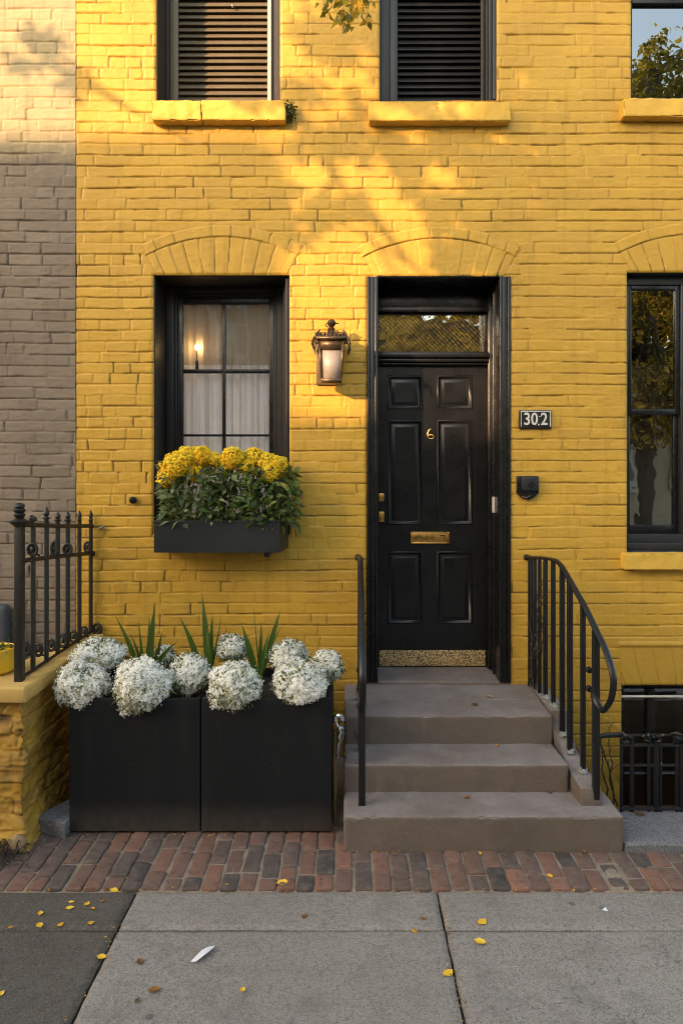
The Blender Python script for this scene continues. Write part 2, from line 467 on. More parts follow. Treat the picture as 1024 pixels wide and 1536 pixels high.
def concrete(name, a, b, speck=(.42, .40, .37), warm=(.12, .10, .08)):
    k = N(name); co = k.coord()
    n1 = k.noise(1.3, 6, .65, co); n2 = k.noise(140, 3, .75, co); n3 = k.noise(7, 6, .7, co)
    col = k.mix(k.math('MULTIPLY_ADD', n1, 2.6, -.8, True), a, b)
    col = k.mix(k.ramp(n3, [(.5, (0, 0, 0)), (.75, (.5, .5, .5))]), col, warm)
    col = k.mix(k.ramp(n2, [(.54, (0, 0, 0)), (.66, (.55, .55, .55))]), col, speck)
    col = k.mix(k.ramp(n2, [(.36, (.85, .85, .85)), (.46, (0, 0, 0))]), col, tuple(x * .42 for x in a))
    n5 = k.noise(46, 4, .7, co)
    col = k.mix(k.ramp(n5, [(.36, (.5, .5, .5)), (.5, (0, 0, 0))]), col, tuple(x * .55 for x in a))
    col = k.mix(k.ramp(k.noise(2.6, 7, .72, co), [(.52, (0, 0, 0)), (.66, (.5, .5, .5))]), col, tuple(x * .55 for x in a))
    # gum and oil spots
    v = k.n('ShaderNodeTexVoronoi', inp={'Vector': co, 'Scale': 3.1, 'Randomness': 1.0})
    col = k.mix(k.ramp(v.outputs['Distance'], [(.035, (.65, .65, .65)), (.055, (0, 0, 0))]), col, tuple(x * .3 for x in a))
    wv = k.n('ShaderNodeVectorMath', operation='ADD', inp={0: co, 1: k.n('ShaderNodeTexNoise', inp={'Vector': co, 'Scale': 5.0, 'Detail': 5.0}).outputs['Color']}).outputs[0]
    vc = k.n('ShaderNodeTexVoronoi', feature='DISTANCE_TO_EDGE', inp={'Vector': wv, 'Scale': .75}).outputs['Distance']
    hair = k.math('MULTIPLY', k.ramp(vc, [(.0, (1, 1, 1)), (.0035, (0, 0, 0))]), k.ramp(n1, [(.48, (0, 0, 0)), (.56, (.8, .8, .8))]))
    col = k.mix(hair, col, tuple(x * .25 for x in a))
    st = k.n('ShaderNodeMapping', inp={'Vector': co, 'Scale': (1.2, 14, 1)}).outputs[0]
    col = k.mix(k.ramp(k.noise(1.5, 4, .6, st), [(.55, (0, 0, 0)), (.75, (.35, .35, .35))]), col, tuple(x * .6 for x in a))
    nb = k.bump(n2, .6, .004, k.bump(n3, .25, .01))
    return k.end(k.bsdf(col, .85, 0, nb, .3))


M['concrete'] = concrete('sidewalk_concrete', (.245, .216, .186), (.33, .294, .258))
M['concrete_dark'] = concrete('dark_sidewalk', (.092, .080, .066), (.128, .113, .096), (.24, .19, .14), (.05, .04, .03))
M['bluestone'] = concrete('bluestone', (.14, .145, .16), (.19, .19, .20))


def paver():
    k = N('paving_brick'); co = k.coord(); t = k.attr('tint')
    col = k.ramp(t, [(0, (.065, .055, .05)), (.25, (.105, .08, .07)), (.45, (.15, .092, .072)), (.7, (.20, .10, .072)), (1, (.27, .13, .09))])
    n1 = k.noise(18, 5, .7, co); n2 = k.noise(120, 4, .65, co)
    col = k.mix(k.ramp(n1, [(.45, (0, 0, 0)), (.75, (.7, .7, .7))]), col, (.20, .155, .125))
    col = k.mix(k.ramp(k.noise(30, 4, .6, co), [(.25, (.7, .7, .7)), (.45, (0, 0, 0))]), col, (.04, .03, .028))
    nb = k.bump(n2, .5, .004, k.bump(n1, .5, .01))
    return k.end(k.bsdf(col, .8, 0, nb, .3))


M['paver'] = paver()
M['mortar'] = simple('paving_mortar', (.27, .21, .155), .95, 0, .35, 14, 130, .8, .008)


def gold_reflection():        # golden reflections painted as a trellis on a panel behind the transom glass
    k = N('gold_reflection_paint'); co = k.coord()
    sep = k.n('ShaderNodeSeparateXYZ', inp={0: k.n('ShaderNodeMapping', inp={'Vector': co, 'Scale': (1, 1, 1)}).outputs[0]})
    x, z = sep.outputs[0], sep.outputs[2]
    wob = k.math('MULTIPLY', k.noise(16, 3, .6, co), .02)
    u = k.math('ADD', k.math('ADD', x, z), wob); w = k.math('SUBTRACT', x, z)
    a = k.math('GREATER_THAN', k.math('FRACT', k.math('MULTIPLY', u, 34)), .36)
    b = k.math('GREATER_THAN', k.math('FRACT', k.math('MULTIPLY', w, 21)), .15)
    hatch = k.math('MULTIPLY', a, b)
    m = k.ramp(k.noise(5.5, 2, .6, co), [(.40, (.12, .12, .12)), (.50, (1, 1, 1))])
    m2 = k.ramp(k.noise(60, 3, .6, co), [(.3, (.35, .35, .35)), (.6, (1, 1, 1))])
    f = k.math('MULTIPLY', k.math('MULTIPLY', hatch, m), m2)
    col = k.mix(f, (.05, .03, .012), k.mix(k.noise(40, 3, .6, co), (.95, .55, .05), (.98, .78, .25)))
    return k.end(k.bsdf(col, .35, 0.0, None, .5))


M['gold_reflection'] = gold_reflection()


def kick():
    k = N('pierced_brass'); co = k.coord()
    v = k.n('ShaderNodeTexVoronoi', inp={'Vector': co, 'Scale': 88.0, 'Randomness': .8}).outputs['Distance']
    f = k.ramp(v, [(.38, (1, 1, 1)), (.48, (0, 0, 0))])
    col = k.mix(f, (.66, .47, .21), (.035, .024, .014))
    col = k.mix(k.math('MULTIPLY_ADD', k.noise(24, 4, .6, co), .7, -.2, True), col, (.45, .33, .17))
    return k.end(k.bsdf(col, .5, .25, k.bump(v, -.4, .004), .5))


M['kick'] = kick()


def curtain_mat(name, c, tr=.5, sheer=.25):
    k = N(name); co = k.coord()
    n = k.noise(220, 2, .5, k.n('ShaderNodeMapping', inp={'Vector': co, 'Scale': (1, 1, .15)}).outputs[0])
    col = k.mix(n, tuple(x * .85 for x in c), c)
    d = k.n('ShaderNodeBsdfDiffuse', inp={'Color': col}).outputs[0]
    t = k.n('ShaderNodeBsdfTranslucent', inp={'Color': col}).outputs[0]
    a = k.n('ShaderNodeMixShader', inp={0: tr, 1: d, 2: t}).outputs[0]
    tp = k.n('ShaderNodeBsdfTransparent').outputs[0]
    return k.end(k.n('ShaderNodeMixShader', inp={0: sheer, 1: a, 2: tp}).outputs[0])


M['curtain'] = curtain_mat('sheer_curtain', (.97, .95, .96), .35, .0)
M['dim_curtain'] = curtain_mat('dim_curtain', (.20, .17, .14), .1, .1)
M['valance'] = curtain_mat('tan_valance', (.55, .42, .26), .2, .35)
k = N('bulb_glow'); M['bulb'] = k.end(k.n('ShaderNodeEmission', inp={'Color': (1, .62, .25, 1), 'Strength': 70.0}).outputs[0])


# ------------------------------------------------------------------ painted brick relief
def breaks(row, u0, u1, L, seed):
    rng = random.Random(row * 7919 + seed)
    kind = rng.random(); out = [u0 - rng.uniform(0.05, L)]
    while out[-1] < u1 + L:
        if kind < .16: l = L * .5 * rng.uniform(.85, 1.15)
        else: l = L * (rng.uniform(.9, 1.25) if rng.random() > .25 else .52) * rng.uniform(.92, 1.1)
        out.append(out[-1] + l)
    return np.array(out)


def bricks(U, V, seed, c=.069, L=.190, bd=.0060, hd=.0055, wob=.006, off=.0017, rough=.0018, crack=.35, headw=1.0):
    V2 = V + wob * 1.6 * fbm2(U * 1.7, V * 3.1, seed) + wob * .35 * fbm2(U * 14, V * 22, seed + 3, 2)
    U2 = U + wob * 1.3 * fbm2(U * 9, V * 16, seed + 5, 2)
    r = np.floor(V2 / c).astype(np.int64); fv = V2 - r * c
    left = np.zeros_like(U); right = np.zeros_like(U); bid = np.zeros(U.shape, np.int64)
    u0, u1 = U.min(), U.max()
    for row in np.unique(r):
        b = breaks(int(row), u0, u1, L, seed)
        m = r == row
        i = np.clip(np.searchsorted(b, U2[m]), 1, len(b) - 1)
        left[m] = b[i - 1]; right[m] = b[i]; bid[m] = i
    dl = U2 - left; dr = right - U2; dv = np.minimum(fv, c - fv); du = np.minimum(dl, dr)
    jid = np.where(dl < dr, bid - 1, bid)
    hs = hash2(r, jid, seed + 11)                      # strength of each head joint
    hs = np.clip(hs * 1.5 - .12, .12, 1)
    rid = np.where(fv < c - fv, r, r + 1)
    bs = np.clip(.52 + 1.5 * fbm2(U * 2.3, rid * 3.7, seed + 21, 2), .15, 1.15)
    bedp = .85 * (1 - sstep(dv, .0016, .0056)) + .15 * (1 - sstep(dv, .004, .012)); headp = 1 - sstep(du, .0018, .0060)
    hw = headw(U, V) if callable(headw) else headw
    t = hash2(r, bid, seed + 1)
    h = (t - .5) * 2 * off
    h = h + (hash2(r, bid, seed + 2) - .5) * .06 * (fv - c / 2) + (hash2(r, bid, seed + 3) - .5) * .02 * (U2 - (left + right) / 2)
    h = h - np.maximum(bedp * bd * bs, headp * hd * hs * hw)
    h = h + rough * (fbm2(U * 24, V * 52, seed + 31, 3)) + rough * .8 * fbm2(U * 9 + V * 5, V * 17, seed + 33, 2) + .004 * fbm2(U * 2.2, V * 2.6, seed + 41, 2)
    # thin open cracks in some joints
    ch = (hash2(r, jid, seed + 51) > 1 - min(crack, .4) * .5) * (1 - sstep(du, .0016, .0058)) * hw
    cb = (fbm2(U * 2.4, rid * 5.3, seed + 61, 2) > .20 - crack * .3) * (1 - sstep(dv, .0014, .0056)) * .8
    cr = np.maximum(ch, cb) * np.clip(.85 + 1.3 * fbm2(U * 21, V * 27, seed + 71, 2), 0, 1)
    return h - cr * .005, np.clip(cr, 0, 1), t


def relief_object(name, us, vs, fn, mapping, holes, mat, skirt=.035):
    """grid over (u,v); fn gives height, crack and tint; holes are (u0,u1,v0,v1) left open with a returned edge"""
    U, V = np.meshgrid(us, vs, indexing='ij')
    H, C, T = fn(U, V)
    for (a, b, c, d) in holes:                          # paint rounds over the opening's arris
        e = np.maximum(np.maximum(a - U, U - b), np.maximum(c - V, V - d))
        H = H - .007 * (1 - sstep(e, 0, .012))
    nu, nv = U.shape; idx = np.arange(nu * nv).reshape(nu, nv)
    P = mapping(U, V, H).reshape(-1, 3)
    uc = (us[:-1] + us[1:]) / 2; vc = (vs[:-1] + vs[1:]) / 2
    UC, VC = np.meshgrid(uc, vc, indexing='ij'); keep = np.ones(UC.shape, bool)
    for (a, b, c, d) in holes: keep &= ~((UC > a) & (UC < b) & (VC > c) & (VC < d))
    Q = np.stack([idx[:-1, :-1], idx[1:, :-1], idx[1:, 1:], idx[:-1, 1:]], -1)[keep]
    mb = MB(); mb.add(P, q=Q, tint=T.ravel())
    crk = [C.ravel()]
    def strip(ids, flip):
        Pb = mapping(U.ravel()[ids], V.ravel()[ids], H.ravel()[ids] - skirt).reshape(-1, 3)
        Pf = P[ids]; m = len(ids)
        a = np.arange(m - 1); q = np.stack([a, a + 1, m + a + 1, m + a], -1)
        mb.add(np.concatenate([Pf, Pb]), q=q[:, ::-1] if flip else q, tint=np.tile(T.ravel()[ids], 2)); crk.append(np.zeros(2 * m))
    near = lambda arr, x: int(np.abs(arr - x).argmin())
    for (a, b, c, d) in holes:
        i0, i1, j0, j1 = near(us, a), near(us, b), near(vs, c), near(vs, d)
        strip(idx[i0, j0:j1 + 1], False); strip(idx[i1, j0:j1 + 1], True)
        strip(idx[i0:i1 + 1, j0], True); strip(idx[i0:i1 + 1, j1], False)
    strip(idx[0, :], True); strip(idx[-1, :], False); strip(idx[:, 0], False); strip(idx[:, -1], True)
    me = mb.mesh(name, smooth=True, angle=None)
    a = me.attributes.new('crack', 'FLOAT', 'POINT'); a.data.foreach_set('value', np.concatenate(crk).astype(np.float32))
    o = bpy.data.objects.new(name, me); COL.objects.link(o); o.data.materials.append(mat); o['_o'] = [0.0, 0.0, 0.0]
    return o


def axis_points(lo, hi, step, cuts):
    c = sorted(set([lo, hi] + [x for x in cuts if lo < x < hi])); out = []
    for a, b in zip(c[:-1], c[1:]):
        out.append(np.linspace(a, b, max(1, int(round((b - a) / step))) + 1)[:-1])
    return np.concatenate(out + [np.array([hi])])


# openings in the yellow front (x0, x1, z0, z1)
W1 = (-1.228, -.370, 1.40, 3.040)
DR = (.118, 1.022, .452, 3.030)
W2 = (1.758, 2.620, 1.285, 3.057)
U1 = (-1.211, -.429, 4.142, 5.75)
U2 = (.198, .938, 4.142, 5.75)
U3 = (1.783, 2.600, 4.154, 5.75)
BW = (1.724, 2.620, -.75, .450)
HOLES = [W1, DR, W2, U1, U2, U3, BW]
XL, XR, ZB, ZT = -1.712, 3.1, -.95, 6.4
ARCHES = [(-.795, 3.040, .43), (.575, 3.030, .452), (2.19, 3.057, .43)]


def yellow_fn(U, V):
    h, c, t = bricks(U, V, 7, crack=.72, headw=lambda u, v: np.where(u > 1.05, .42, 1.0) * np.clip(.9 + vn2(u * .8, v * .7, 99) * .8, .4, 1.1))
    R = 1.04; ring = .070
    for k, (xc, z0, hw) in enumerate(ARCHES):
        zc = z0 + .24 - R
        dx = U - xc; dz = V - zc; rr = np.hypot(dx, dz) + .004 * fbm2(U * 6, V * 6, 300 + k); th = np.arctan2(dx, dz)
        thm = .475; zt = th
        inr = (rr > R) & (rr < R + ring) & (np.abs(th) < thm + .005)
        sol = (rr <= R) & (V > z0 - .002) & (np.abs(th) < thm + .012 * vn2(V * 9, V * 0, 5))
        for m, w, sd, dep in ((inr, .118, 410 + k, .7), (sol, .098, 430 + k, .8)):
            a = th * R / w + .18 * fbm2(U * 5, V * 5, sd, 2) + .5
            i = np.floor(a).astype(np.int64); fa = a - i; d = np.minimum(fa, 1 - fa) * w
            j = np.where(fa < .5, i, i + 1)
            js = np.clip(hash1(j, sd) * 1.4 - .05, .25, 1) * dep * 1.15
            hh = (hash1(i, sd + 1) - .5) * .004 - .004 * js * (1 - sstep(d, .001, .009)) + .0018 * fbm2(U * 34, V * 46, sd + 3, 3) + .0045
            cc = (hash1(j, sd + 2) > .45) * (1 - sstep(d, .0014, .0048)) * np.clip(.5 + 1.5 * fbm2(U * 15, V * 15, sd, 2), 0, 1)
            if m is sol:
                hh = hh - .004
            h = np.where(m, hh - cc * .004, h); c = np.where(m, cc, c); t = np.where(m, hash1(i, sd + 7), t)
        # open line under the ring and at the feet
        e = np.abs(rr - R); on = np.abs(th) < thm + .01
        ln = (1 - sstep(e, .001, .0052)) * on * np.clip(.85 + .9 * fbm2(U * 7, V * 3, 77 + k, 2) - .5 * (th > .25), 0, 1)
        ft = (1 - sstep(np.abs(np.abs(th) - thm) * R, .001, .006)) * (rr > z0 - zc) * (rr < R + ring) * (V > z0) * .45
        top = (1 - sstep(np.abs(rr - R - ring), .001, .005)) * on * .3
        g = np.maximum(np.maximum(ln, ft), top)
        h = h - g * .007; c = np.maximum(c, np.maximum(ln * .95, ft * .6))
    # flat splayed lintel over the cellar window with a thin ledge on top
    m = (U > 1.72 - (V - .45) * .06) & (V > .446) & (V < .694)
    a = (U - 2.17) / (1 + (V - .45) * .9) / .105 + .15 * vn2(U * 5, V * 8, 510)
    i = np.floor(a).astype(np.int64); fa = a - i; d = np.minimum(fa, 1 - fa) * .1; j = np.where(fa < .5, i, i + 1)
    cc = (hash1(j, 511) > .35) * (1 - sstep(d, .001, .004)) * np.clip(.4 + 1.4 * fbm2(U * 9, V * 9, 512, 2), 0, .8)
    h = np.where(m, .004 - .003 * cc + .001 * fbm2(U * 30, V * 30, 513), h); c = np.where(m, cc, c); t = np.where(m, .45, t)
    m2 = (U > 1.70) & (V >= .694) & (V < .724)
    h = np.where(m2, .014 - .3 * np.abs(V - .709) + .002 * fbm2(U * 20, V * 20, 514), h); c = np.where(m2, 0, c)
    return h, c, t


us = axis_points(XL, XR, .0062, [v for H in HOLES for v in H[:2]])
us = us[(us <= 2.25) | (np.arange(len(us)) % 5 == 0) | np.isin(us, [H[1] for H in HOLES] + [XR])]
vs = np.concatenate([axis_points(ZB, -.05, .03, [BW[2]])[:-1], axis_points(-.05, 4.85, .0050, [v for H in HOLES for v in H[2:]])[:-1], axis_points(4.85, ZT, .05, [5.75])])
front = lambda U, V, H: np.stack([U, -H, V], -1)

house = thing('row_house', 'yellow painted brick row house with black door, shutters and arched brick lintels', 'house', (0, 0, 0))
wall = relief_object('front_wall', us, vs, yellow_fn, front, HOLES, M['yellow']); wall.parent = house


def grey_fn(U, V):
    return bricks(U, V, 23, c=.0705, L=.23, bd=.0065, hd=.006, wob=.007, off=.002, rough=.0026, crack=.8)


gh = thing('row_house', 'taupe grey brick house beside the yellow one, cut off by the left edge', 'house', (-1.716, 0, 0))
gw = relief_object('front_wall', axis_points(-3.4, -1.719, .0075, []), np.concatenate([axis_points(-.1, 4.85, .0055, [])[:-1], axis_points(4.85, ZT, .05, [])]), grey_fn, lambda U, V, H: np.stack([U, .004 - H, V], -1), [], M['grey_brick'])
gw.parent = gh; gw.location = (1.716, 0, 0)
b = MB()
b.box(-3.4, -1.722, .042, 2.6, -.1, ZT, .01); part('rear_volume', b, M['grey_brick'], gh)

# dark core behind the yellow wall: rooms
for (x0, x1, z0, z1) in ((-1.70, -.12, .9, 3.45), (1.40, 3.0, .9, 3.45)):
    b = MB()
    for bx in ((x0, x1, 1.9, 1.95, z0, z1), (x0 - .05, x0, .36, 1.95, z0, z1), (x1, x1 + .05, .36, 1.95, z0, z1), (x0, x1, .36, 1.9, z0 - .05, z0), (x0, x1, .36, 1.9, z1, z1 + .05)):
        b.box(*bx, r=.002)
    part('room_shell', b, M['room'], house)
b = MB()
b.box(-1.70, 3.05, 2.0, 2.6, -.9, ZT, .01)
b.box(-1.70, 3.05, .045, 2.0, ZT - .1, ZT - .01, .01)
b.box(-1.705, -1.66, .04, 2.0, -.1, ZT - .12, .01); b.box(3.05, 3.09, .04, 2.0, -.1, ZT - .12, .01)
part('rear_volume', b, M['yellow'], house)


# ------------------------------------------------------------------ windows and door of the yellow house
def frame_boxes(mb, x0, x1, z0, z1, y0, y1, w, r=.003):
    """four butted members of width w (l, r, b, t)"""
    l, rr, bo, to = w
    mb.box(x0, x0 + l, y0, y1, z0, z1, r); mb.box(x1 - rr, x1, y0, y1, z0, z1, r)
    if bo: mb.box(x0 + l, x1 - rr, y0 + .001, y1, z0, z0 + bo, r)
    if to: mb.box(x0 + l, x1 - rr, y0 + .001, y1, z1 - to, z1, r)


def pane(name, x0, x1, z0, z1, y, mat, parent):
    b = MB(); b.add([(x0, y, z0), (x1, y, z0), (x1, y, z1), (x0, y, z1)], q=[(0, 1, 2, 3)])
    return part(name, b, mat, parent, smooth=False)


# window 1, over the flower box
b = MB()
x0, x1, z0, z1 = W1
b.box(x0 - .03, x0 + .006, .024, .31, z0, z1, .002); b.box(x1 - .004, x1 + .03, .024, .31, z0, z1, .002)      # painted reveals
b.box(x0 + .006, x1 - .004, .024, .31, z1 - .004, z1 + .03, .002); b.box(x0 + .006, x1 - .004, .004, .34, z0 - .03, z0 + .01, .002)
frame_boxes(b, x0 + .006, x1 - .004, z0 + .01, z1 - .004, .285, .33, (.055, .10, .04, .04))
frame_boxes(b, x0 + .061, x1 - .104, z0 + .05, z1 - .044, .30, .345, (.018, .02, .02, .016))
frame_boxes(b, x0 + .079, x1 - .124, z0 + .07, z1 - .060, .312, .36, (.010, .012, .02, .010))
b.box(x1 - .030, x1 - .0045, .04, .285, z0 + .01, z1 - .005, .006); b.box(x1 - .05, x1 - .031, .14, .285, z0 + .01, z1 - .005, .006)
w1 = part('window', b, M['black_jamb'], house, 'black sash window above the flower box, white curtains inside')
gx0, gx1, gz1 = PX(275, .325), PX(404, .325), PZ(456, .325)
b = MB()
frame_boxes(b, gx0 - .045, gx1 + .045, z0 + .05, gz1 + .045, .318, .352, (.045, .045, .06, .045), .004)
cxm = PX(336, .325)
b.box(cxm - .011, cxm + .011, .322, .348, z0 + .11, gz1, .004)
zz = PZ(557, .325); b.box(gx0, cxm - .011, .316, .35, zz - .013, zz + .013, .004); b.box(cxm + .011, gx1, .316, .35, zz - .013, zz + .013, .004)
zz = PZ(653, .325); b.box(gx0, cxm - .011, .322, .348, zz - .008, zz + .008, .004); b.box(cxm + .011, gx1, .322, .348, zz - .008, zz + .008, .004)
part('sash', b, M['black'], w1)
pane('pane', gx0 - .01, gx1 + .01, z0 + .06, gz1 + .01, .336, M['glass'], w1)

# window 2, to the right: paired sashes
b = MB(); x0, x1, z0, z1 = W2
b.box(x0 - .03, x0 + .004, .024, .14, z0, z1, .002); b.box(x1 - .004, x1 + .03, .024, .14, z0, z1, .002)
b.box(x0 + .004, x1 - .004, .024, .14, z1 - .004, z1 + .03, .002); b.box(x0 + .004, x1 - .004, .03, .14, z0 - .03, z0 + .01, .002)
frame_boxes(b, x0 + .004, x1 - .004, z0 + .01, z1 - .004, .09, .15, (.035, .035, .10, .055))
b.box(2.135, 2.235, .085, .155, z0 + .11, z1 - .059, .006)
b.box(x0 + .004, x1 - .004, .06, .09, z0 + .01, z0 + .055, .004)
w2 = part('window', b, M['blue_frame'], house, 'tall dark window right of the door with a sheen of trees in its upper panes')
zm = PZ(618, .12)
for (a0, a1) in ((x0 + .039, 2.135), (2.235, x1 - .039)):
    b = MB()
    frame_boxes(b, a0, a1, zm - .018, z1 - .059, .100, .135, (.028, .028, .036, .030), .004)
    frame_boxes(b, a0, a1, z0 + .11, zm - .018, .128, .158, (.028, .028, .055, .0), .004)
    part('sash', b, M['black'], w2)
    pane('pane', a0 + .02, a1 - .02, zm, z1 - .08, .118, M['glass_r'], w2)
    pane('pane', a0 + .02, a1 - .02, z0 + .15, zm - .02, .144, M['glass_r'], w2)

# shutters upstairs
def shutter_window(H, mat, label, dark, jl, jr, lx, rx):
    x0, x1, z0, z1 = H
    b = MB()
    b.box(x0 - .03, x0 + .004, .024, .34, z0, z1, .002); b.box(x1 - .004, x1 + .03, .024, .34, z0, z1, .002)
    b.box(x0 + .004, x1 - .004, .024, .34, z1 - .004, z1 + .03, .002); b.box(x0 + .004, x1 - .004, .065, .34, z0 - .03, z0 + .006, .002)
    b.box(x0 + .004, lx, .235, .33, z0 + .006, z1 - .004, .004); b.box(rx, x1 - .004, .235, .33, z0 + .006, z1 - .004, .004)
    w = part('window', b, M['brown_jamb'] if not dark else M['blue_frame'], house, label)
    b = MB(); a0, a1 = lx + .001, rx - .001
    st = .055
    b.box(a0, a0 + st, .265, .305, z0 + .01, z1 - .01, .004); b.box(a1 - st * .5, a1, .260, .305, z0 + .01, z1 - .01, .004)
    b.box(a0 + st, a1 - st * .5, .267, .303, z0 + .01, z0 + .05, .004)
    z = z0 + .066; q = 0
    rng = random.Random(int(x0 * 100))
    while z < z1 - .05:
        Mx = Matrix.Translation((0, .288, z)) @ Matrix.Rotation(math.radians(-34 + rng.uniform(-1.2, 1.2)), 4, 'X') @ Matrix.Rotation(rng.uniform(-.004, .004), 4, 'Y')
        b.rbox((a0 + st - .004, -.004, -.021), (a1 - st * .5 + .004, .004, .021), .003, None, M=Mx); z += .0425
    b.box(a0 + st, a1 - st * .5, .315, .32, z0 + .05, z1 - .01, .001)
    part('shutter', b, mat, w)
    return w


sw1 = shutter_window(U1, M['shutter'], 'upper left window with closed louvred shutter half in sun', False, 0, 0, PX(254, .25), PX(407, .25))
sw2 = shutter_window(U2, M['shutter_shaded'], 'upper middle window with closed black louvred shutter in shade', True, 0, 0, PX(584, .25), PX(728, .25))
b = MB(); b.box(PX(402, .22), PX(407, .22), .215, .234, U1[2] + .008, 5.7, .003); part('edge_strip', b, M['rod'], sw1)
b = MB(); b.ball((PX(349, .26), .258, PZ(9, .26)), .011, 6); part('knob', b, M['chrome'], sw1)
b = MB(); b.tube([(PX(741, .03), .03, 4.16), (PX(741, .03), .03, 5.6)], .011, 8); b.box(PX(733, .03), PX(737, .03), .03, .049, U2[2] + .008, 5.7, .003); part('hinge_rod', b, M['blue_frame'], sw2)

b = MB(); x0, x1, z0, z1 = U3
b.box(x0 - .03, x0 + .004, .024, .14, z0, z1, .002); b.box(x1 - .004, x1 + .03, .024, .14, z0, z1, .002)
b.box(x0 + .004, x1 - .004, .02, .14, z0 - .03, z0 + .012, .002); b.box(x0 + .004, x1 - .004, .024, .14, z1 - .004, z1 + .03, .002)
frame_boxes(b, x0 + .004, x1 - .004, z0 + .012, z1 - .004, .05, .10, (.022, .022, .014, .04))
zt = PZ(7, .06); b.box(x0 + .026, x1 - .026, .045, .095, zt, zt + .05, .004)
w3 = part('window', b, M['black'], house, 'upper right window mirroring blue sky and a leafy tree')
pane('pane', x0 + .02, x1 - .02, z0 + .02, zt + .01, .075, M['glass_up'], w3)
pane('pane', x0 + .02, x1 - .02, zt + .04, z1 - .03, .085, M['glass_up'], w3)
b = MB(); b.box(x0, x1, .15, .2, z0, z1, .002); part('blind', b, M['dark'], w3)

# painted stone sills
for (a, c, e, g_, lab) in ((228, 428, 150, 180, 'chipped yellow stone sill under the upper left shutter'), (553, 766, 152, 181, 'yellow stone sill under the upper middle shutter'), (935, 1200, 147, 174, 'yellow stone sill of the upper right window'), (937, 1200, 829, 855, 'yellow stone sill of the window right of the door')):
    b = MB(); y0 = -.075
    za, zb = PZ(e, y0 if e < 695 else 0), PZ(g_, y0)
    xa = PX(a, y0); xb = min(PX(c, y0), 2.72)
    if a == 228:
        xm = PX(302, y0)
        b.rbox((xa, y0, zb), (xm - .0007, .06, za), .007, .008, .009, 18, seed=3, chips=.06); b.rbox((xm + .0007, y0 + .002, zb + .001), (xb, .06, za), .007, .008, .009, 18, seed=5, chips=.06)
    else:
        b.rbox((xa, y0, zb), (xb, .06, za), .006, .008, .006, 18, seed=a, chips=.05)
    part('sill', b, M['yellow_stone'], house, lab)

# basement window in the areaway
b = MB(); x0, x1, z0, z1 = BW
b.box(x0 - .02, x0 + .004, .02, .16, z0, z1, .002); b.box(x1 - .004, x1 + .03, .02, .16, z0, z1, .002); b.box(x0 + .004, x1 - .004, .02, .16, z1 - .004, z1 + .03, .002); b.box(x0 + .004, x1 - .004, .02, .16, z0 - .03, z0 + .01, .002)
frame_boxes(b, x0 + .004, x1 - .004, z0 + .01, z1 - .004, .10, .15, (.05, .05, .05, .05))
b.box(1.925, 1.975, .098, .148, z0 + .06, z1 - .054, .004); b.box(2.25, 2.30, .098, .148, z0 + .06, z1 - .054, .004)
bw = part('window', b, M['black'], house, 'dim cellar window behind the iron guard')
pane('pane', x0 + .05, x1 - .05, z0 + .05, z1 - .04, .125, M['glass_r'], bw)
b = MB(); zr = PZ(1047, -.0); b.tube([(x0 + .003, .03, zr), (x1 - .003, .03, zr)], .0075, 8); part('bar', b, M['rod'], bw, 'pale rod across the cellar window')
b = MB(); b.box(x0, x1, .9, .95, z0, z1 + .3, .002)
b.ball((2.08, .5, .14), .09, 8); b.box(1.82, 1.9, .3, .32, z0, .34, .003); b.box(2.2, 2.28, .3, .32, z0, .34, .003); part('interior', b, M['room'], bw)


# ------------------------------------------------------------------ door
DY = .33
def nested(mb, x0, x1, z0, z1, y, prof):
    V = []; Q = []
    for ins, dep in prof:
        V += [(x0 + ins, y + dep, z0 + ins), (x1 - ins, y + dep, z0 + ins), (x1 - ins, y + dep, z1 - ins), (x0 + ins, y + dep, z1 - ins)]
    for k in range(len(prof) - 1):
        for e in range(4):
            a = k * 4 + e; c = k * 4 + (e + 1) % 4
            Q.append((a, c, c + 4, a + 4))
    n = (len(prof) - 1) * 4
    Q.append((n, n + 1, n + 2, n + 3))
    mb.add(V, q=Q)


DX0, DX1, DZ0, DZ1 = PX(566, DY), PX(729, DY), .475, PZ(548, DY)
pcols = [(PX(581, DY), PX(633, DY)), (PX(655, DY), PX(708, DY))]
prows = [(PZ(936, DY), PZ(827, DY)), (PZ(787, DY), PZ(630, DY)), (PZ(614, DY), PZ(563, DY))]
b = MB()
xs = [DX0, *pcols[0], *pcols[1], DX1]; zs = [DZ0, *prows[0], *prows[1], *prows[2], DZ1]
prof = [(0, 0), (.002, -.004), (.008, -.005), (.012, -.001), (.018, .013), (.024, .015), (.030, .014), (.046, .004), (.050, .004)]
for i in range(5):
    for j in range(7):
        if i in (1, 3) and j in (1, 3, 5):
            nested(b, xs[i], xs[i + 1], zs[j], zs[j + 1], DY, prof)
        else:
            b.add([(xs[i], DY, zs[j]), (xs[i + 1], DY, zs[j]), (xs[i + 1], DY, zs[j + 1]), (xs[i], DY, zs[j + 1])], q=[(0, 1, 2, 3)])
b.box(DX0, DX1, DY + .02, DY + .045, DZ0, DZ1, .002)
door = part('door', b, M['door'], house, 'glossy black six panel front door', smooth=False)
b = MB(); b.box(DX0 + .012, DX1 - .008, DY - .006, DY - .0005, DZ0 + .004, PZ(975, DY), .001); part('kick_plate', b, M['kick'], door)
b = MB()
mx0, mx1, mz0, mz1 = PX(615, DY), PX(673.5, DY), PZ(815.5, DY), PZ(797.5, DY)
frame_boxes(b, mx0, mx1, mz0, mz1, DY - .012, DY - .0005, (.009, .009, .009, .009), .003)
b.box(mx0 + .009, mx1 - .009, DY - .007, DY - .0005, mz0 + .009, mz1 - .009, .002)
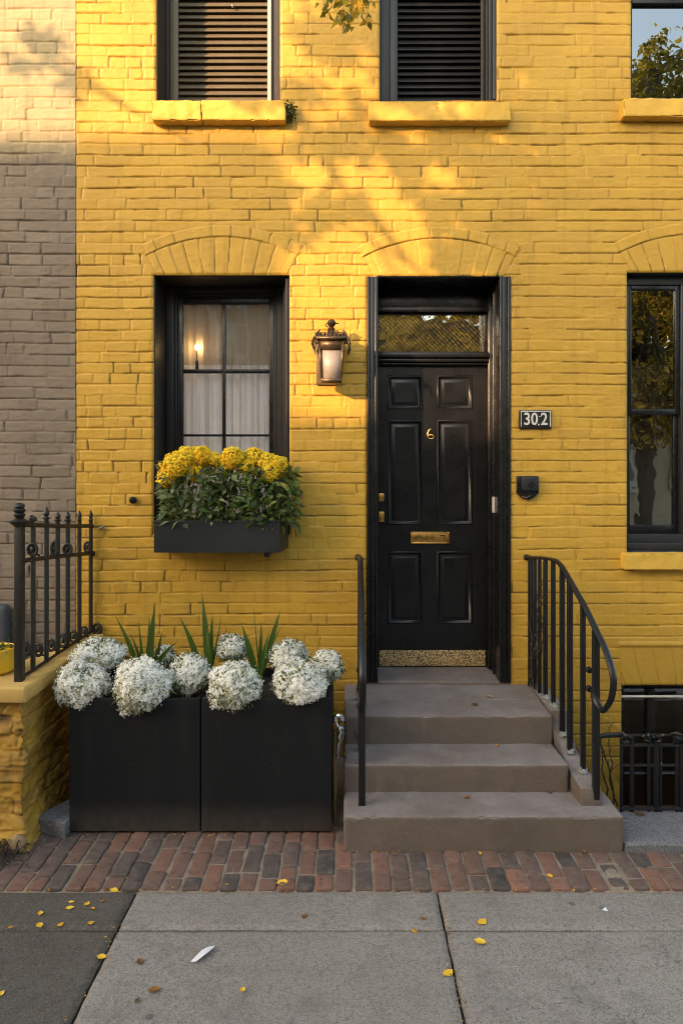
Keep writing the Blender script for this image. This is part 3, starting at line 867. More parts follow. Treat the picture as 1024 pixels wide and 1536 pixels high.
ms = part('mail_slot', b, M['brass'], door)
b = MB(); rng = random.Random(4)
hgt = mz1 - mz0
for q in range(8):                                   # worn, unreadable engraved letters
    cx = mx0 + .035 + q * .0175; cz = (mz0 + mz1) / 2
    pts = [(cx + rng.uniform(-.007, .007), DY - .0085, cz + rng.uniform(-.017, .017)) for _ in range(4)]
    b.tube(pts, .0024, 5)
b.tube([(mx1 - .066, DY - .0085, cz + .015), (mx1 - .028, DY - .0085, cz + .017)], .004, 5); b.tube([(mx1 - .030, DY - .0085, cz + .012), (mx1 - .04, DY - .0085, cz - .012)], .0025, 5)
part('lettering', b, M['brass_dark'], ms)
cx, cz = PX(644.5, DY), PZ(651, DY)
b = MB()
six = [(.010, .030), (.003, .033), (-.006, .028), (-.013, .014), (-.017, -.004), (-.016, -.020), (-.009, -.030), (.004, -.033), (.018, -.030), (.024, -.020), (.021, -.010), (.010, -.005), (-.004, -.006), (-.014, -.012)]
b.tube([(cx + a, DY - .006, cz + c) for a, c in six], [.0028] + [.0042] * 12 + [.003], 6); part('house_number', b, M['brass'], door, 'thin brass numeral 6')
for (py, h) in ((746, .055), (775, .07)):
    b = MB(); lx, lz = PX(571.5, DY), PZ(py, DY)
    b.box(lx - .019, lx + .019, DY - .010, DY - .0005, lz - h / 2, lz + h / 2, .004); b.lathe([(.0001, -.024), (.010, -.024), (.012, -.018), (.012, -.01)], (lx + .004, DY, lz), 12, 'y')
    b.box(lx - .014, lx - .009, DY - .016, DY - .010, lz - h * .3, lz + h * .3, .001)
    part('lock', b, M['brass'], door)

# door surround
b = MB()
x0, x1, z0, z1 = DR
zf = .47
cl0, cl1 = PX(550, 0), PX(566.5, 0); cr0, cr1 = PX(748, 0), PX(765, 0)
for (a0, a1) in ((cl0, cl1), (cr0, cr1)):
    w = a1 - a0
    b.box(a0 + .001, a0 + w * .28, -.012, .10, zf, z1 - .002, .004); b.box(a0 + w * .28, a0 + w * .72, -.004, .10, zf, z1 - .002, .004); b.box(a0 + w * .72, a1, -.010, .10, zf, z1 - .002, .004)
b.box(cl0 + .01, cl1 - .004, .10, DY + .05, zf, z1 - .02, .003)
# stepped right jamb
b.box(cr0 + .004, cr1 + .02, .10, .16, zf, z1 - .02, .004); b.box(cr0 - .006, cr1 + .02, .16, .175, zf, z1 - .02, .005)
b.box(cr0 + .002, cr1 + .02, .175, .265, zf, z1 - .02, .003); b.box(cr0 - .012, cr1 + .02, .265, .285, zf, z1 - .02, .006); b.box(DX1 + .002, cr1 + .02, .285, DY + .05, zf, z1 - .02, .004)
b.box(cl1 - .004, DX0 - .002, .285, DY + .05, zf, z1 - .02, .004)
b.box(cl1 - .002, cr0 + .002, .004, DY - .03, z1 - .006, z1 + .03, .003)                       # soffit
b.box(cl1 - .002, cr0 + .002, DY - .03, DY + .02, PZ(468, DY), z1 - .007, .003)                # head panel
b.box(cl1, cr0, DY - .045, DY - .031, PZ(470, DY), PZ(462, DY), .004)
fr = part('door_frame', b, M['black'], house)
b = MB(); zb0, zb1 = PZ(549, DY), PZ(531, DY)
b.box(cl1, cr0 - .014, .24, DY + .03, zb0 + .045, zb1, .006); b.box(cl1, cr0 - .014, .262, DY + .03, zb0 + .018, zb0 + .044, .006); b.box(cl1, cr0 - .014, .285, DY + .03, zb0 + .002, zb0 + .017, .004)
part('transom_bar', b, M['black'], fr)
tz0, tz1 = PZ(530, DY), PZ(470, DY)
b = MB(); frame_boxes(b, DX0 - .004, DX1 + .004, tz0, tz1, DY - .012, DY + .02, (.012, .02, .010, .012), .003); tr = part('transom', b, M['black'], fr)
pane('pane', DX0 + .004, DX1 - .012, tz0 + .006, tz1 - .008, DY + .004, M['glass_t'], fr)
b = MB(); b.add([(DX0, DY + .03, tz0), (DX1, DY + .03, tz0), (DX1, DY + .03, tz1), (DX0, DY + .03, tz1)], q=[(0, 1, 2, 3)]); b.box(DX0 - .1, DX1 + .1, DY + .05, DY + .07, .4, 3.1, .002); part('reflection_panel', b, M['gold_reflection'], fr, smooth=False)  # added panel bearing the painted golden reflections
b = MB(); hx, hz0, hz1 = PX(741, .17), PZ(769, .17), PZ(745, .17)
b.box(hx - .018, hx + .012, .150, .1585, hz0, hz1, .003); part('strike_plate', b, M['rod'], fr)
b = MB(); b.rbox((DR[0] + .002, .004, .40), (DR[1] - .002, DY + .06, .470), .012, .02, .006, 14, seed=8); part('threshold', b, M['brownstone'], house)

# ------------------------------------------------------------------ curtains and the little lamp inside
def wavy(name, x0, x1, z0, z1, y, amp, n, mat, label, seed):
    X = np.linspace(x0, x1, 120); Z = np.linspace(z0, z1, 24)
    A, B = np.meshgrid(X, Z, indexing='ij')
    ph = n * (A - x0) / (x1 - x0) * 2 * PI
    Y = y + amp * np.sin(ph + 1.5 * fbm2(A * 6, B * .6, seed)) + amp * .6 * np.sin(ph * 2.3 + 1 + B * .4) + .01 * fbm2(A * 12, B * 2, seed + 1)
    idx = np.arange(A.size).reshape(A.shape)
    q = np.stack([idx[:-1, :-1], idx[1:, :-1], idx[1:, 1:], idx[:-1, 1:]], -1).reshape(-1, 4)
    b = MB(); b.add(np.stack([A, Y, B], -1), q=q)
    return solo(name, b, mat, label, 'curtain', loc=((x0 + x1) / 2, y, z0), angle=None)


wavy('curtain', -1.22, -.79, 1.45, 2.94, .408, .030, 3.5, M['curtain'], 'white sheer curtain behind the left panes of the flower box window', 3)
wavy('curtain', -.81, -.34, 1.45, 2.94, .411, .030, 3.5, M['curtain'], 'white sheer curtain behind the right panes of the flower box window', 9)
wavy('valance', -1.22, -.34, 2.52, 2.93, .358, .008, 7, M['valance'], 'short tan gathered valance across the top of the flower box window', 5)
wavy('curtain', 1.80, 2.58, 1.33, 2.50, .20, .010, 3, M['dim_curtain'], 'dim grey brown curtain inside the window right of the door', 15)
LYY = .353; lx, lz = PX(300, LYY), PZ(521, LYY)
lamp = thing('table_lamp', 'small glowing bulb lamp on a short dark stem inside the flower box window', 'lamp', (lx, LYY, PZ(557, LYY)))
b = MB(); b.lathe([(.0001, PZ(558, LYY)), (.020, PZ(558, LYY)), (.020, PZ(556, LYY)), (.011, PZ(554, LYY)), (.010, lz - .092), (.003, lz - .088), (.003, lz - .02), (.0001, lz - .02)], (lx - .02, LYY, 0), 12); part('stem', b, M['dark'], lamp)
b = MB(); b.ball((lx - .018, LYY, lz), .015, 8, sq=(1, 1, 1.15)); part('bulb', b, M['bulb'], lamp)
gl = bpy.data.lights.new('curtain_fill', 'POINT'); gl.energy = 12.0; gl.color = (1.0, .88, .76); gl.shadow_soft_size = .12  # added unseen fill light that brightens the curtains
glo = bpy.data.objects.new('curtain_fill', gl); COL.objects.link(glo); glo.location = (-.82, 1.15, 2.15)

# ------------------------------------------------------------------ wall lantern
ly = -.15
cx = PX(497, ly)
lan = thing('wall_lantern', 'tapered bronze wall lantern with frosted panes between the window and the door', 'lantern', (cx, 0, 2.45))
zt, zb = PZ(512, ly), PZ(571, ly)
wt, wb = .074, .055
b = MB()
b.box(PX(474, -.02), PX(505, -.02), -.020, -.002, PZ(578, 0), PZ(508, 0), .004)
b.box(cx - .02, cx + .02, -.10, -.020, zt - .02, zt + .005, .004)
part('back_plate', b, M['bronze'], lan)
def frustum(mb, cx, cy, z0, w0, z1, w1, r=0.0):
    V = [(cx + s * w, cy + t * w, z) for z, w in ((z0, w0), (z1, w1)) for s, t in ((-1, -1), (1, -1), (1, 1), (-1, 1))]
    mb.add(V, q=[(0, 1, 5, 4), (1, 2, 6, 5), (2, 3, 7, 6), (3, 0, 4, 7), (3, 2, 1, 0), (4, 5, 6, 7)])
b = MB()
for s, t in ((-1, -1), (1, -1), (1, 1), (-1, 1)):
    b.tube([(cx + s * wt, ly + t * wt, zt), (cx + s * wb, ly + t * wb, zb)], .0085, 4)
frustum(b, cx, ly, zb - .018, wb + .004, zb + .006, wb + .010)
frustum(b, cx, ly, zt - .062, wt * .93 + .002, zt - .002, wt + .006)
part('cage', b, M['bronze'], lan, smooth=False)
b = MB(); frustum(b, cx, ly, zt - .001, wt + .030, zt + .016, wt + .026); frustum(b, cx, ly, zt + .016, wt + .020, zt + .05, .022); part('roof', b, M['bronze'], lan, smooth=False)
b = MB(); frustum(b, cx, ly, zb + .007, wb + .003, zt - .062, wt * .93 - .006); part('frosted_pane', b, M['frost'], lan, smooth=False)
b = MB(); rng = random.Random(6)
for s in range(4):                                    # leafy cresting round the roof
    for q in range(9):
        f = (q / 8 - .5) * 2; e = wt + .018
        px_, py_ = [(f * e, -e), (e, f * e), (f * e, e), (-e, f * e)][s]
        hh = .022 + .035 * (1 - abs(f)) + rng.uniform(-.006, .006)
        b.tube([(cx + px_, ly + py_, zt + .012), (cx + px_ * .93 + rng.uniform(-.006, .006), ly + py_ * .93, zt + .012 + hh * .6), (cx + px_ * .75, ly + py_ * .75, zt + .012 + hh)], [.006, .008, .003], 6)
for s in (-1, 1):
    for t in (-1, 1):
        b.tube([(cx + s * (wt + .026), ly + t * (wt + .026), zt + .01), (cx + s * (wt + .036), ly + t * (wt + .034), zt - .03), (cx + s * (wt + .028), ly + t * (wt + .028), zt - .065)], [.006, .010, .004], 6)
part('cresting', b, M['bronze_dark'], lan)
b = MB(); zf_ = zt + .045
b.lathe([(.022, zf_), (.028, zf_ + .008), (.016, zf_ + .02), (.024, zf_ + .03), (.013, zf_ + .042), (.022, zf_ + .052), (.027, zf_ + .066), (.022, zf_ + .08), (.010, zf_ + .089), (.0001, zf_ + .091)], (cx, ly, 0), 14)
b.tube([(cx - .02, ly, zf_ + .04), (cx - .035, ly, zf_ + .05), (cx - .03, ly, zf_ + .068)], .004, 6); b.tube([(cx + .02, ly, zf_ + .062), (cx + .045, ly, zf_ + .066)], .004, 6)
part('finial', b, M['bronze_dark'], lan)

# ------------------------------------------------------------------ small fittings on the wall
plate = thing('number_plaque', 'black enamel plaque with white number 302 and white border right of the door', 'sign', (PX(802), 0, PZ(629)))
x0, x1, z0, z1 = PX(778.5, -.015), PX(826.5, -.015), PZ(643, -.015), PZ(615, -.015)
b = MB(); b.rbox((x0, -.016, z0), (x1, .004, z1), .004, .02, .003, 20); part('panel', b, M['plate'], plate)
b = MB(); frame_boxes(b, x0 + .008, x1 - .006, z0 + .012, z1 - .005, -.0185, -.0155, (.004, .005, .0, .006), .001); part('border', b, M['white_text'], plate)
def text_mesh(s, size, x, y, z, name, mat, parent, sx=1.0):
    cu = bpy.data.curves.new(name, 'FONT'); cu.body = s; cu.size = size; cu.extrude = .0012; cu.align_x = 'CENTER'; cu.align_y = 'CENTER'; cu.offset = .0016
    tmp = bpy.data.objects.new('tmp_text', cu); COL.objects.link(tmp)
    bpy.context.view_layer.update()
    me = bpy.data.meshes.new_from_object(tmp.evaluated_get(bpy.context.evaluated_depsgraph_get()))
    bpy.data.objects.remove(tmp); bpy.data.curves.remove(cu)
    o = bpy.data.objects.new(name, me); COL.objects.link(o); me.materials.clear(); me.materials.append(mat)
    o.parent = parent; p = parent['_o']; o.location = (x - p[0], y - p[1], z - p[2]); o.rotation_euler = (PI / 2, 0, 0); o.scale = (sx, 1, 1)
    return o
for ch, px_ in (('3', 790), ('0', 801), ('2', 815.5)):
    text_mesh(ch, .108, PX(px_, -.018), -.0185, PZ(629.3, -.018), 'numeral', M['white_text'], plate, .82)
b = MB(); b.prism([(PX(805.6, -.018), PZ(638, -.018)), (PX(809, -.018), PZ(638, -.018)), (PX(807.3, -.018), PZ(635, -.018))], -.0188, -.0155); part('ornament', b, M['white_text'], plate, smooth=False); b = MB(); b.box(PX(807.5, -.018), PX(810, -.018), -.0185, -.0155, PZ(625, -.018), PZ(624, -.018), .0005); part('ornament', b, M['white_text'], plate, smooth=False)

bell = thing('intercom', 'black doorbell camera box with round button below the number plaque', 'doorbell', (PX(791), 0, PZ(732)))
x0, x1, z0, z1 = PX(775, -.03), PX(808, -.03), PZ(740, -.03), PZ(714, -.03)
b = MB(); b.box(x0, x1, -.03, .003, z0, z1, .006)
b.prism([(x0 + .002, z0), (x0 + .03, z0 - .030), (x0 + .075, z0 - .042), (x1 - .03, z0 - .025), (x1 - .002, z0)], -.028, -.001); part('housing', b, M['black'], bell)
b = MB(); b.rbox((x0 + .026, -.044, z0 + .016), (x1 - .006, -.0302, z1 - .004), .010, None); bf = part('face', b, M['window_box'], bell)
b = MB(); bx, bz = (x0 + x1) / 2 + .016, (z0 + z1) / 2
b.lathe([(.0001, -.048), (.015, -.048), (.017, -.0452), (.021, -.0452), (.021, -.044)], (bx, 0, bz), 18, 'y'); part('button', b, M['black'], bf)
b = MB(); b.tube([(x0 + .03, -.031, z0 - .02), (x0 + .055, -.035, z0 - .028), (x0 + .085, -.03, z0 - .014)], .004, 6); part('scroll', b, M['bronze'], bell)

kx, kz = PX(201), PZ(750)
b = MB(); b.lathe([(.0001, -.035), (.014, -.034), (.022, -.026), (.023, -.012), (.016, .004)], (kx, 0, kz), 14, 'y')
part('knob', b, M['black'], house, 'round black knob on the wall left of the flower box')
mx, mz = PX(435, -.04), PZ(166, -.04)
b = MB()
rng = np.random.default_rng(2)


# ------------------------------------------------------------------ foliage helpers
def norm(a):
    return a / np.maximum(np.linalg.norm(a, axis=-1, keepdims=True), 1e-9)


def rand_dirs(rng, n):
    return norm(rng.normal(size=(n, 3)))


def leaves(mb, P, D, Nn, L, W, tint, curl=.15):
    """diamond leaves with a fold: base P, along D, facing Nn"""
    P = np.asarray(P); n = len(P); D = norm(D); Sx = norm(np.cross(D, Nn)); Nn = np.cross(Sx, D)
    L = np.broadcast_to(L, n)[:, None]; W = np.broadcast_to(W, n)[:, None]
    a = P; m1 = P + D * L * .45; tip = P + D * L - Nn * L * curl
    l = m1 + Sx * W * .5 + Nn * W * .18; r = m1 - Sx * W * .5 + Nn * W * .18
    V = np.stack([a, r, tip, l, m1 - Nn * 0], 1).reshape(-1, 3)
    k = np.arange(n)[:, None] * 5
    T = np.concatenate([k + [0, 1, 4], k + [1, 2, 4], k + [2, 3, 4], k + [3, 0, 4]], 0)
    mb.add(V, t=T, tint=np.repeat(np.broadcast_to(tint, n), 5))


def florets(mb, P, Nn, r, petals, tint, rng, cup=.25):
    n = len(P); Nn = norm(Nn)
    a = norm(np.cross(Nn, rand_dirs(rng, n))); b_ = np.cross(Nn, a); ph = rng.uniform(0, 6.28, n)
    r = np.broadcast_to(r, n); tint = np.broadcast_to(tint, n)
    Vs = []; ts = []
    for k in range(petals):
        t = ph + k * 2 * PI / petals
        d = np.cos(t)[:, None] * a + np.sin(t)[:, None] * b_; s = np.cross(Nn, d)
        rr = r[:, None]
        Vs.append(np.stack([P, P + d * rr * .6 + s * rr * .42 + Nn * rr * cup, P + d * rr + Nn * rr * cup * .6, P + d * rr * .6 - s * rr * .42 + Nn * rr * cup], 1)); ts.append(tint)
    V = np.concatenate(Vs).reshape(-1, 3); m = n * petals
    mb.add(V, q=np.arange(m * 4).reshape(m, 4), tint=np.repeat(np.concatenate(ts), 4))


# moss tuft at the sill's end
P = np.array([mx, -.03, mz]) + rng.normal(size=(160, 3)) * np.array([.013, .016, .028])
leaves(b, P, rand_dirs(rng, 160), rand_dirs(rng, 160), .022, .014, rng.uniform(0, 1, 160))
solo('moss_tuft', b, M['moss'], 'green moss tuft at the right end of the upper left sill', 'plant', loc=(mx, 0, mz), smooth=False)

# ------------------------------------------------------------------ window box and chrysanthemums
wy = -.27
bz0, bz1 = PZ(829, wy), PZ(783, wy)
bx0, bx1, bx1b = PX(231, wy), PX(419, wy), PX(432, -.02)
wbx = thing('window_box', 'dark slate metal flower box on brackets under the left window', 'flower box', ((bx0 + bx1) / 2, wy / 2, bz0))
b = MB()
def hull_box(mb, F4, B4, z0, z1):
    V = [(F4[0], F4[2], z0), (F4[1], F4[2], z0), (B4[1], B4[2], z0), (B4[0], B4[2], z0), (F4[0], F4[2], z1), (F4[1], F4[2], z1), (B4[1], B4[2], z1), (B4[0], B4[2], z1)]
    mb.add(V, q=[(0, 1, 5, 4), (1, 2, 6, 5), (2, 3, 7, 6), (3, 0, 4, 7), (3, 2, 1, 0), (4, 5, 6, 7)])
th = .010
hull_box(b, (bx0, bx1, wy), (bx0 - .001, bx1 + .002, wy + th), bz0, bz1)
b.box(bx0 + .002, bx1b - .01, -.018, -.012, bz0, bz1 - .004, .002)
hull_box(b, (bx1 - .006, bx1 + .002, wy + th), (bx1b - .010, bx1b, -.012), bz0, bz1)
hull_box(b, (bx0 - .001, bx0 + .009, wy + th), (bx0 - .03, bx0 - .02, -.012), bz0, bz1)
hull_box(b, (bx0 + .01, bx1 - .01, wy + th), (bx0 - .01, bx1b - .012, -.02), bz0 + .001, bz0 + .012)
b.box(bx0 - .002, bx1 + .003, wy - .003, wy + th + .003, bz1 - .001, bz1 + .008, .003)
part('trough', b, M['window_box'], wbx, angle=25)
b = MB(); hull_box(b, (bx0 + .012, bx1 - .008, wy + th + .002), (bx0 - .018, bx1b - .014, -.02), bz1 - .05, bz1 - .03); part('soil', b, M['soil'], wbx, smooth=False)
for px_ in (400,):
    b = MB(); ax = PX(px_, wy + .03); b.box(ax - .017, ax + .017, wy + .02, -.002, bz0 - .030, bz0 - .001, .004); part('bracket', b, M['black'], wbx)
b = MB()
for dz_, s in ((.02, 1), (.065, 1), (.005, .7)):
    b.tube([(bx0 - .01, -.05, bz1 - dz_ - .02), (bx0 - .045 * s, -.06, bz1 - dz_ + .005), (bx0 - .055 * s, -.06, bz1 - dz_ - .02)], [.006, .011, .004], 6)
part('hook', b, M['iron'], wbx)

my = -.14
def mum(label, blobs, leafbox, nleaf, seed, mat='leaf_dark', extra=None):
    rng = np.random.default_rng(seed)
    cx_ = PX(np.mean([q[0] for q in blobs]), my)
    t = thing('chrysanthemum', label, 'flowers', (cx_, my, bz1 - .03), 'yellow chrysanthemums in the window box')
    b = MB(); core = MB(); st = MB()
    for (px_, py_, r) in blobs:
        R = 1.08 * r / S(my); yy = my + rng.uniform(-.05, .04); c = np.array([PX(px_, yy), yy, PZ(py_, yy)])
        core.ball(c - [0, 0, .005], R * .78, 8, .3, 2, seed)
        n = int(560 * (R / .09) ** 2) + 90
        d = rand_dirs(rng, n); d[:, 2] = np.where(d[:, 2] < -.45, -d[:, 2], d[:, 2])
        rad = R * (.86 + .30 * (fbm3(d + c, 3.5, seed, 2)) + rng.uniform(-.06, .06, n))
        P = c + d * rad[:, None]
        nn = norm(d + [0, -.2, .2] + .35 * rand_dirs(rng, n))
        tn = np.clip(.25 + .5 * rng.uniform(0, 1, n) + .8 * (fbm3(P, 16, 3, 2)) + .25 * d[:, 2], 0, 1)
        florets(b, P, nn, rng.uniform(.006, .0095, n), 7, tn, rng, .35)
        florets(b, P + nn * .003, nn, rng.uniform(.004, .007, n), 5, np.clip(tn + .2, 0, 1), rng, .7)
        st.tube([c, (c[0] * .6 + cx_ * .4, yy, (c[2] + bz1) / 2), (cx_ + rng.uniform(-.03, .03), my, bz1 - .035)], .004, 5)
    part('blossom', b, M['mum'], t, smooth=False)
    part('calyx', core, M['mum_core'], t)
    lf = MB(); x0, x1, y0, y1 = leafbox
    n = nleaf; px_ = rng.uniform(x0, x1, n); py_ = rng.uniform(0, 1, n) ** .8 * (y1 - y0) + y0
    dep = np.clip(rng.normal(-.17, .055, n), -.285, -.03); sc = F / (dep + 4.5)
    P = np.stack([(px_ - 522) / sc, dep, CZ - (py_ - 695) / sc], -1)
    D = norm(rand_dirs(rng, n) * .8 + np.stack([(px_ - (x0 + x1) / 2) / (x1 - x0) * 1.6, np.full(n, -.7), np.full(n, -.15)], -1))
    leaves(lf, P, D, norm(rand_dirs(rng, n) * .7 + [0, -.4, .8]), rng.uniform(.026, .085, n), rng.uniform(.016, .044, n), np.clip(rng.normal(.42, .25, n), 0, 1))
    if extra:
        for (pts, w, tn) in extra:
            ribbon(lf, pts, w, tn)
    part('leaf_mass', lf, M[mat], t, smooth=False)
    part('stem', st, M['blade'], t)
    return t


def ribbon(mb, pts, w, tint, n=9, side=None):
    """curved blade through control points, width tapering to the tip"""
    pts = np.asarray(pts, float); s = np.linspace(0, 1, n)
    if len(pts) == 3:
        C = ((1 - s) ** 2)[:, None] * pts[0] + (2 * s * (1 - s))[:, None] * pts[1] + (s ** 2)[:, None] * pts[2]
    else:
        C = ((1 - s) ** 3)[:, None] * pts[0] + (3 * s * (1 - s) ** 2)[:, None] * pts[1] + (3 * s ** 2 * (1 - s))[:, None] * pts[2] + (s ** 3)[:, None] * pts[3]
    T = norm(np.gradient(C, axis=0)); sd = norm(np.cross(T, np.array(side if side is not None else (0.15, 1.0, 0.1)))); nn = np.cross(sd, T)
    ww = w * np.where(s < .35, .55 + .45 * s / .35, np.maximum(.02, (1 - ((s - .35) / .65) ** 1.6)))
    Lp = C + sd * ww[:, None] * .5 - nn * ww[:, None] * .22; Rp = C - sd * ww[:, None] * .5 - nn * ww[:, None] * .22
    V = np.concatenate([Lp, C, Rp]); a = np.arange(n - 1)
    q = np.concatenate([np.stack([a, a + 1, n + a + 1, n + a], -1), np.stack([n + a, n + a + 1, 2 * n + a + 1, 2 * n + a], -1)])
    mb.add(V, q=q, tint=np.tile(np.clip(tint + .15 * np.sin(s * 9), 0, 1), 3))


def W(px_, py_, y):
    return (PX(px_, y), y, PZ(py_, y))


mum('broad yellow chrysanthemum with five heads at the left end of the window box', [(262, 704, 22), (283, 690, 20), (303, 687, 17), (252, 718, 15), (292, 711, 13), (322, 690, 11), (272, 698, 20)], (244, 328, 698, 788), 520, 11, 'leaf_grey')
mum('smallest yellow chrysanthemum in the middle of the window box', [(349, 688, 17), (339, 697, 13), (328, 693, 9)], (303, 388, 698, 784), 470, 12, 'leaf_dark', [([W(345, 770, -.2), W(352, 752, -.25), W(360, 745, -.24)], .035, .9)])
mum('wide yellow chrysanthemum at the right end of the window box', [(381, 688, 16), (370, 702, 12), (398, 697, 19), (415, 702, 18), (403, 712, 14), (420, 697, 12)], (370, 444, 700, 790), 560, 13, 'leaf_dark',
    [([W(425, 735, -.2), W(440, 725, -.24), W(455, 745, -.25)], .03, .25), ([W(430, 765, -.2), W(445, 760, -.25), W(451, 778, -.25)], .035, .2), ([W(430, 775, -.24), W(440, 785, -.28), W(450, 797, -.28)], .03, .2), ([W(420, 725, -.2), W(432, 728, -.26), W(438, 745, -.26)], .03, .95), ([W(428, 712, -.15), W(440, 705, -.2), W(446, 722, -.2)], .028, .15)])

# ------------------------------------------------------------------ planters with white mounds
py0, py1 = -.945, -.40
pz1 = PZ(1048, py0)
for (a, c, lab) in ((104, 300, 'left of two big square black metal planters, next to the low yellow wall'), (302, 497, 'right of two big square black metal planters, next to the stone steps')):
    x0, x1 = PX(a, py0), PX(c, py0)
    t = thing('planter', lab, 'planter', ((x0 + x1) / 2, (py0 + py1) / 2, 0), 'black square planters in front of the wall')
    b = MB(); w = .022
    b.rbox((x0, py0, .015), (x1, py0 + w, pz1), .004, .05, .002, 3, seed=a); b.box(x0, x1, py1 - w, py1, .015, pz1, .003)
    b.box(x0, x0 + w, py0 + w, py1 - w, .015, pz1 - .001, .003); b.box(x1 - w, x1, py0 + w, py1 - w, .015, pz1 - .001, .003)
    b.box(x0 + w, x1 - w, py0 + w, py1 - w, .02, .05, .002)
    part('body', b, M['planter'], t)
    b = MB(); b.rbox((x0 + w + .001, py0 + w + .001, pz1 - .12), (x1 - w - .001, py1 - w - .001, pz1 - .04), .01, .03, .03, 9); part('soil', b, M['soil'], t)
    b = MB()
    for sx in (x0 + .04, x1 - .09):
        b.box(sx, sx + .05, py0 + .05, py1 - .05, .0, .015, .002)
    part('foot', b, M['black'], t)


def mound(label, px_, py_, r, y, seed, sq=(1, .95, .95)):
    rng = np.random.default_rng(seed); R = r / S(y)
    c = np.array([PX(px_, y), y, PZ(py_, y)])
    t = thing('white_flower_mound', label, 'flowers', (c[0], c[1], c[2] - R), 'white flower mounds in the black planters')
    sqv = np.array(sq)
    b = MB()
    n = int(7500 * (R / .15) ** 2) + 800
    d = rand_dirs(rng, n)
    lump = .80 + .34 * fbm3(d * 1.0 + seed, 1.7, seed, 2) + .20 * np.maximum(-.1, fbm3(d + seed * 2, 5.2, seed + 1, 2))
    P = c + d * sqv * (R * (lump + rng.uniform(-.035, .045, n)))[:, None]
    nn = norm(d + [0, -.25, .25] + .25 * rand_dirs(rng, n))
    tn = np.clip(.86 + .36 * rng.uniform(-1, 1, n) + .5 * (lump - .85), .0, 1)
    tn = np.where(rng.uniform(0, 1, n) < .06, .05, tn)
    gap = fbm3(P, 19, seed + 4, 2) > .26; keep_ = ~gap | (rng.uniform(0, 1, n) < .3)
    P, nn, tn, d, n = P[keep_], nn[keep_], tn[keep_], d[keep_], int(keep_.sum())
    fr_ = rng.uniform(.0044, .0070, n)
    florets(b, P, nn, fr_, 5, tn, rng, .08)
    k = rng.integers(0, n, n // 2); florets(b, P[k] + nn[k] * .006 + rng.normal(size=(len(k), 3)) * .005, norm(nn[k] + .5 * rand_dirs(rng, len(k))), fr_[k] * .8, 5, np.clip(tn[k] + .15, 0, 1), rng, .2)
    part('blossom', b, M['white_petal'], t, smooth=False)
    lf = MB(); m = n // 7
    d2 = rand_dirs(rng, m); l2 = .72 + .26 * fbm3(d2 + seed, 1.7, seed, 2)
    P2 = c + d2 * sqv * (R * l2)[:, None]
    leaves(lf, P2, norm(d2 + .6 * rand_dirs(rng, m)), rand_dirs(rng, m), rng.uniform(.018, .04, m), .010, rng.uniform(.3, 1, m))
    m = 90; dn = rand_dirs(rng, m); dn[:, 2] = -np.abs(dn[:, 2]) * .7
    leaves(lf, c + dn * sqv * R * .78, norm(dn + [0, -.2, -.2]), rand_dirs(rng, m), rng.uniform(.03, .06, m), .011, rng.uniform(0, .7, m))
    part('leaf_mass', lf, M['leaf_grey'], t, smooth=False)
    kb = MB(); kb.ball(c, R * .76, 12, .28, 2.2, seed, sq=sq); part('core', kb, M['mound_core'], t)


mound('white flower mound at the back left corner behind the leftmost mound', 150, 982, 42, -.62, 21, (1.05, .95, .62))
mound('leftmost white flower mound, spilling past the planter beside the low wall', 124, 1026, 42, -.86, 22, (1, .95, .92))
mound('biggest white flower mound, hanging low over the front of the left planter', 214, 1029, 49, -.90, 23, (1, .9, .97))
mound('white flower mound in the middle, above the seam of the two planters', 284, 1010, 33, -.80, 24, (1, .95, .95))
mound('tiny white flower mound half hidden behind the biggest one', 248, 984, 16, -.55, 25)
mound('white flower mound hanging over the front left of the right planter', 353, 1029, 43, -.90, 26, (1, .9, .97))
mound('small white flower mound standing high behind between two spiky plants', 349, 972, 25, -.55, 27, (1, 1, .85))
mound('white flower mound standing high at the back right of the right planter', 433, 984, 32, -.60, 28, (1, 1, .85))
mound('broad white flower mound at the front right of the right planter', 450, 1022, 46, -.88, 29, (1, .9, .74))
mound('white flower mound at the far right beside the stone steps', 489, 998, 26, -.70, 30, (1, 1, .95))


def spiky(label, base, tips, y, seed):
    rng = random.Random(seed); B0 = W(*base, y)
    t = thing('spiky_plant', label, 'plant', (B0[0], B0[1], pz1 - .05), 'spiky plants in the black planters')
    root = (B0[0], B0[1], pz1 - .05)
    for (tx, ty, bend, w, dy) in tips:
        b = MB(); T_ = W(tx, ty, y + dy)
        s = rng.uniform(-.015, .015)
        p0 = (root[0] + s, root[1] + dy * .1, root[2]); mid = (p0[0] + (T_[0] - p0[0]) * (.5 - bend), (p0[1] + T_[1]) / 2, p0[2] + (T_[2] - p0[2]) * (.5 + abs(bend) * .75))
        ribbon(b, [p0, mid, T_], w, rng.uniform(.3, .75), 12, side=(.1 + rng.uniform(-.4, .4), 1, .1)); part('leaf', b, M['blade'], t, angle=None)


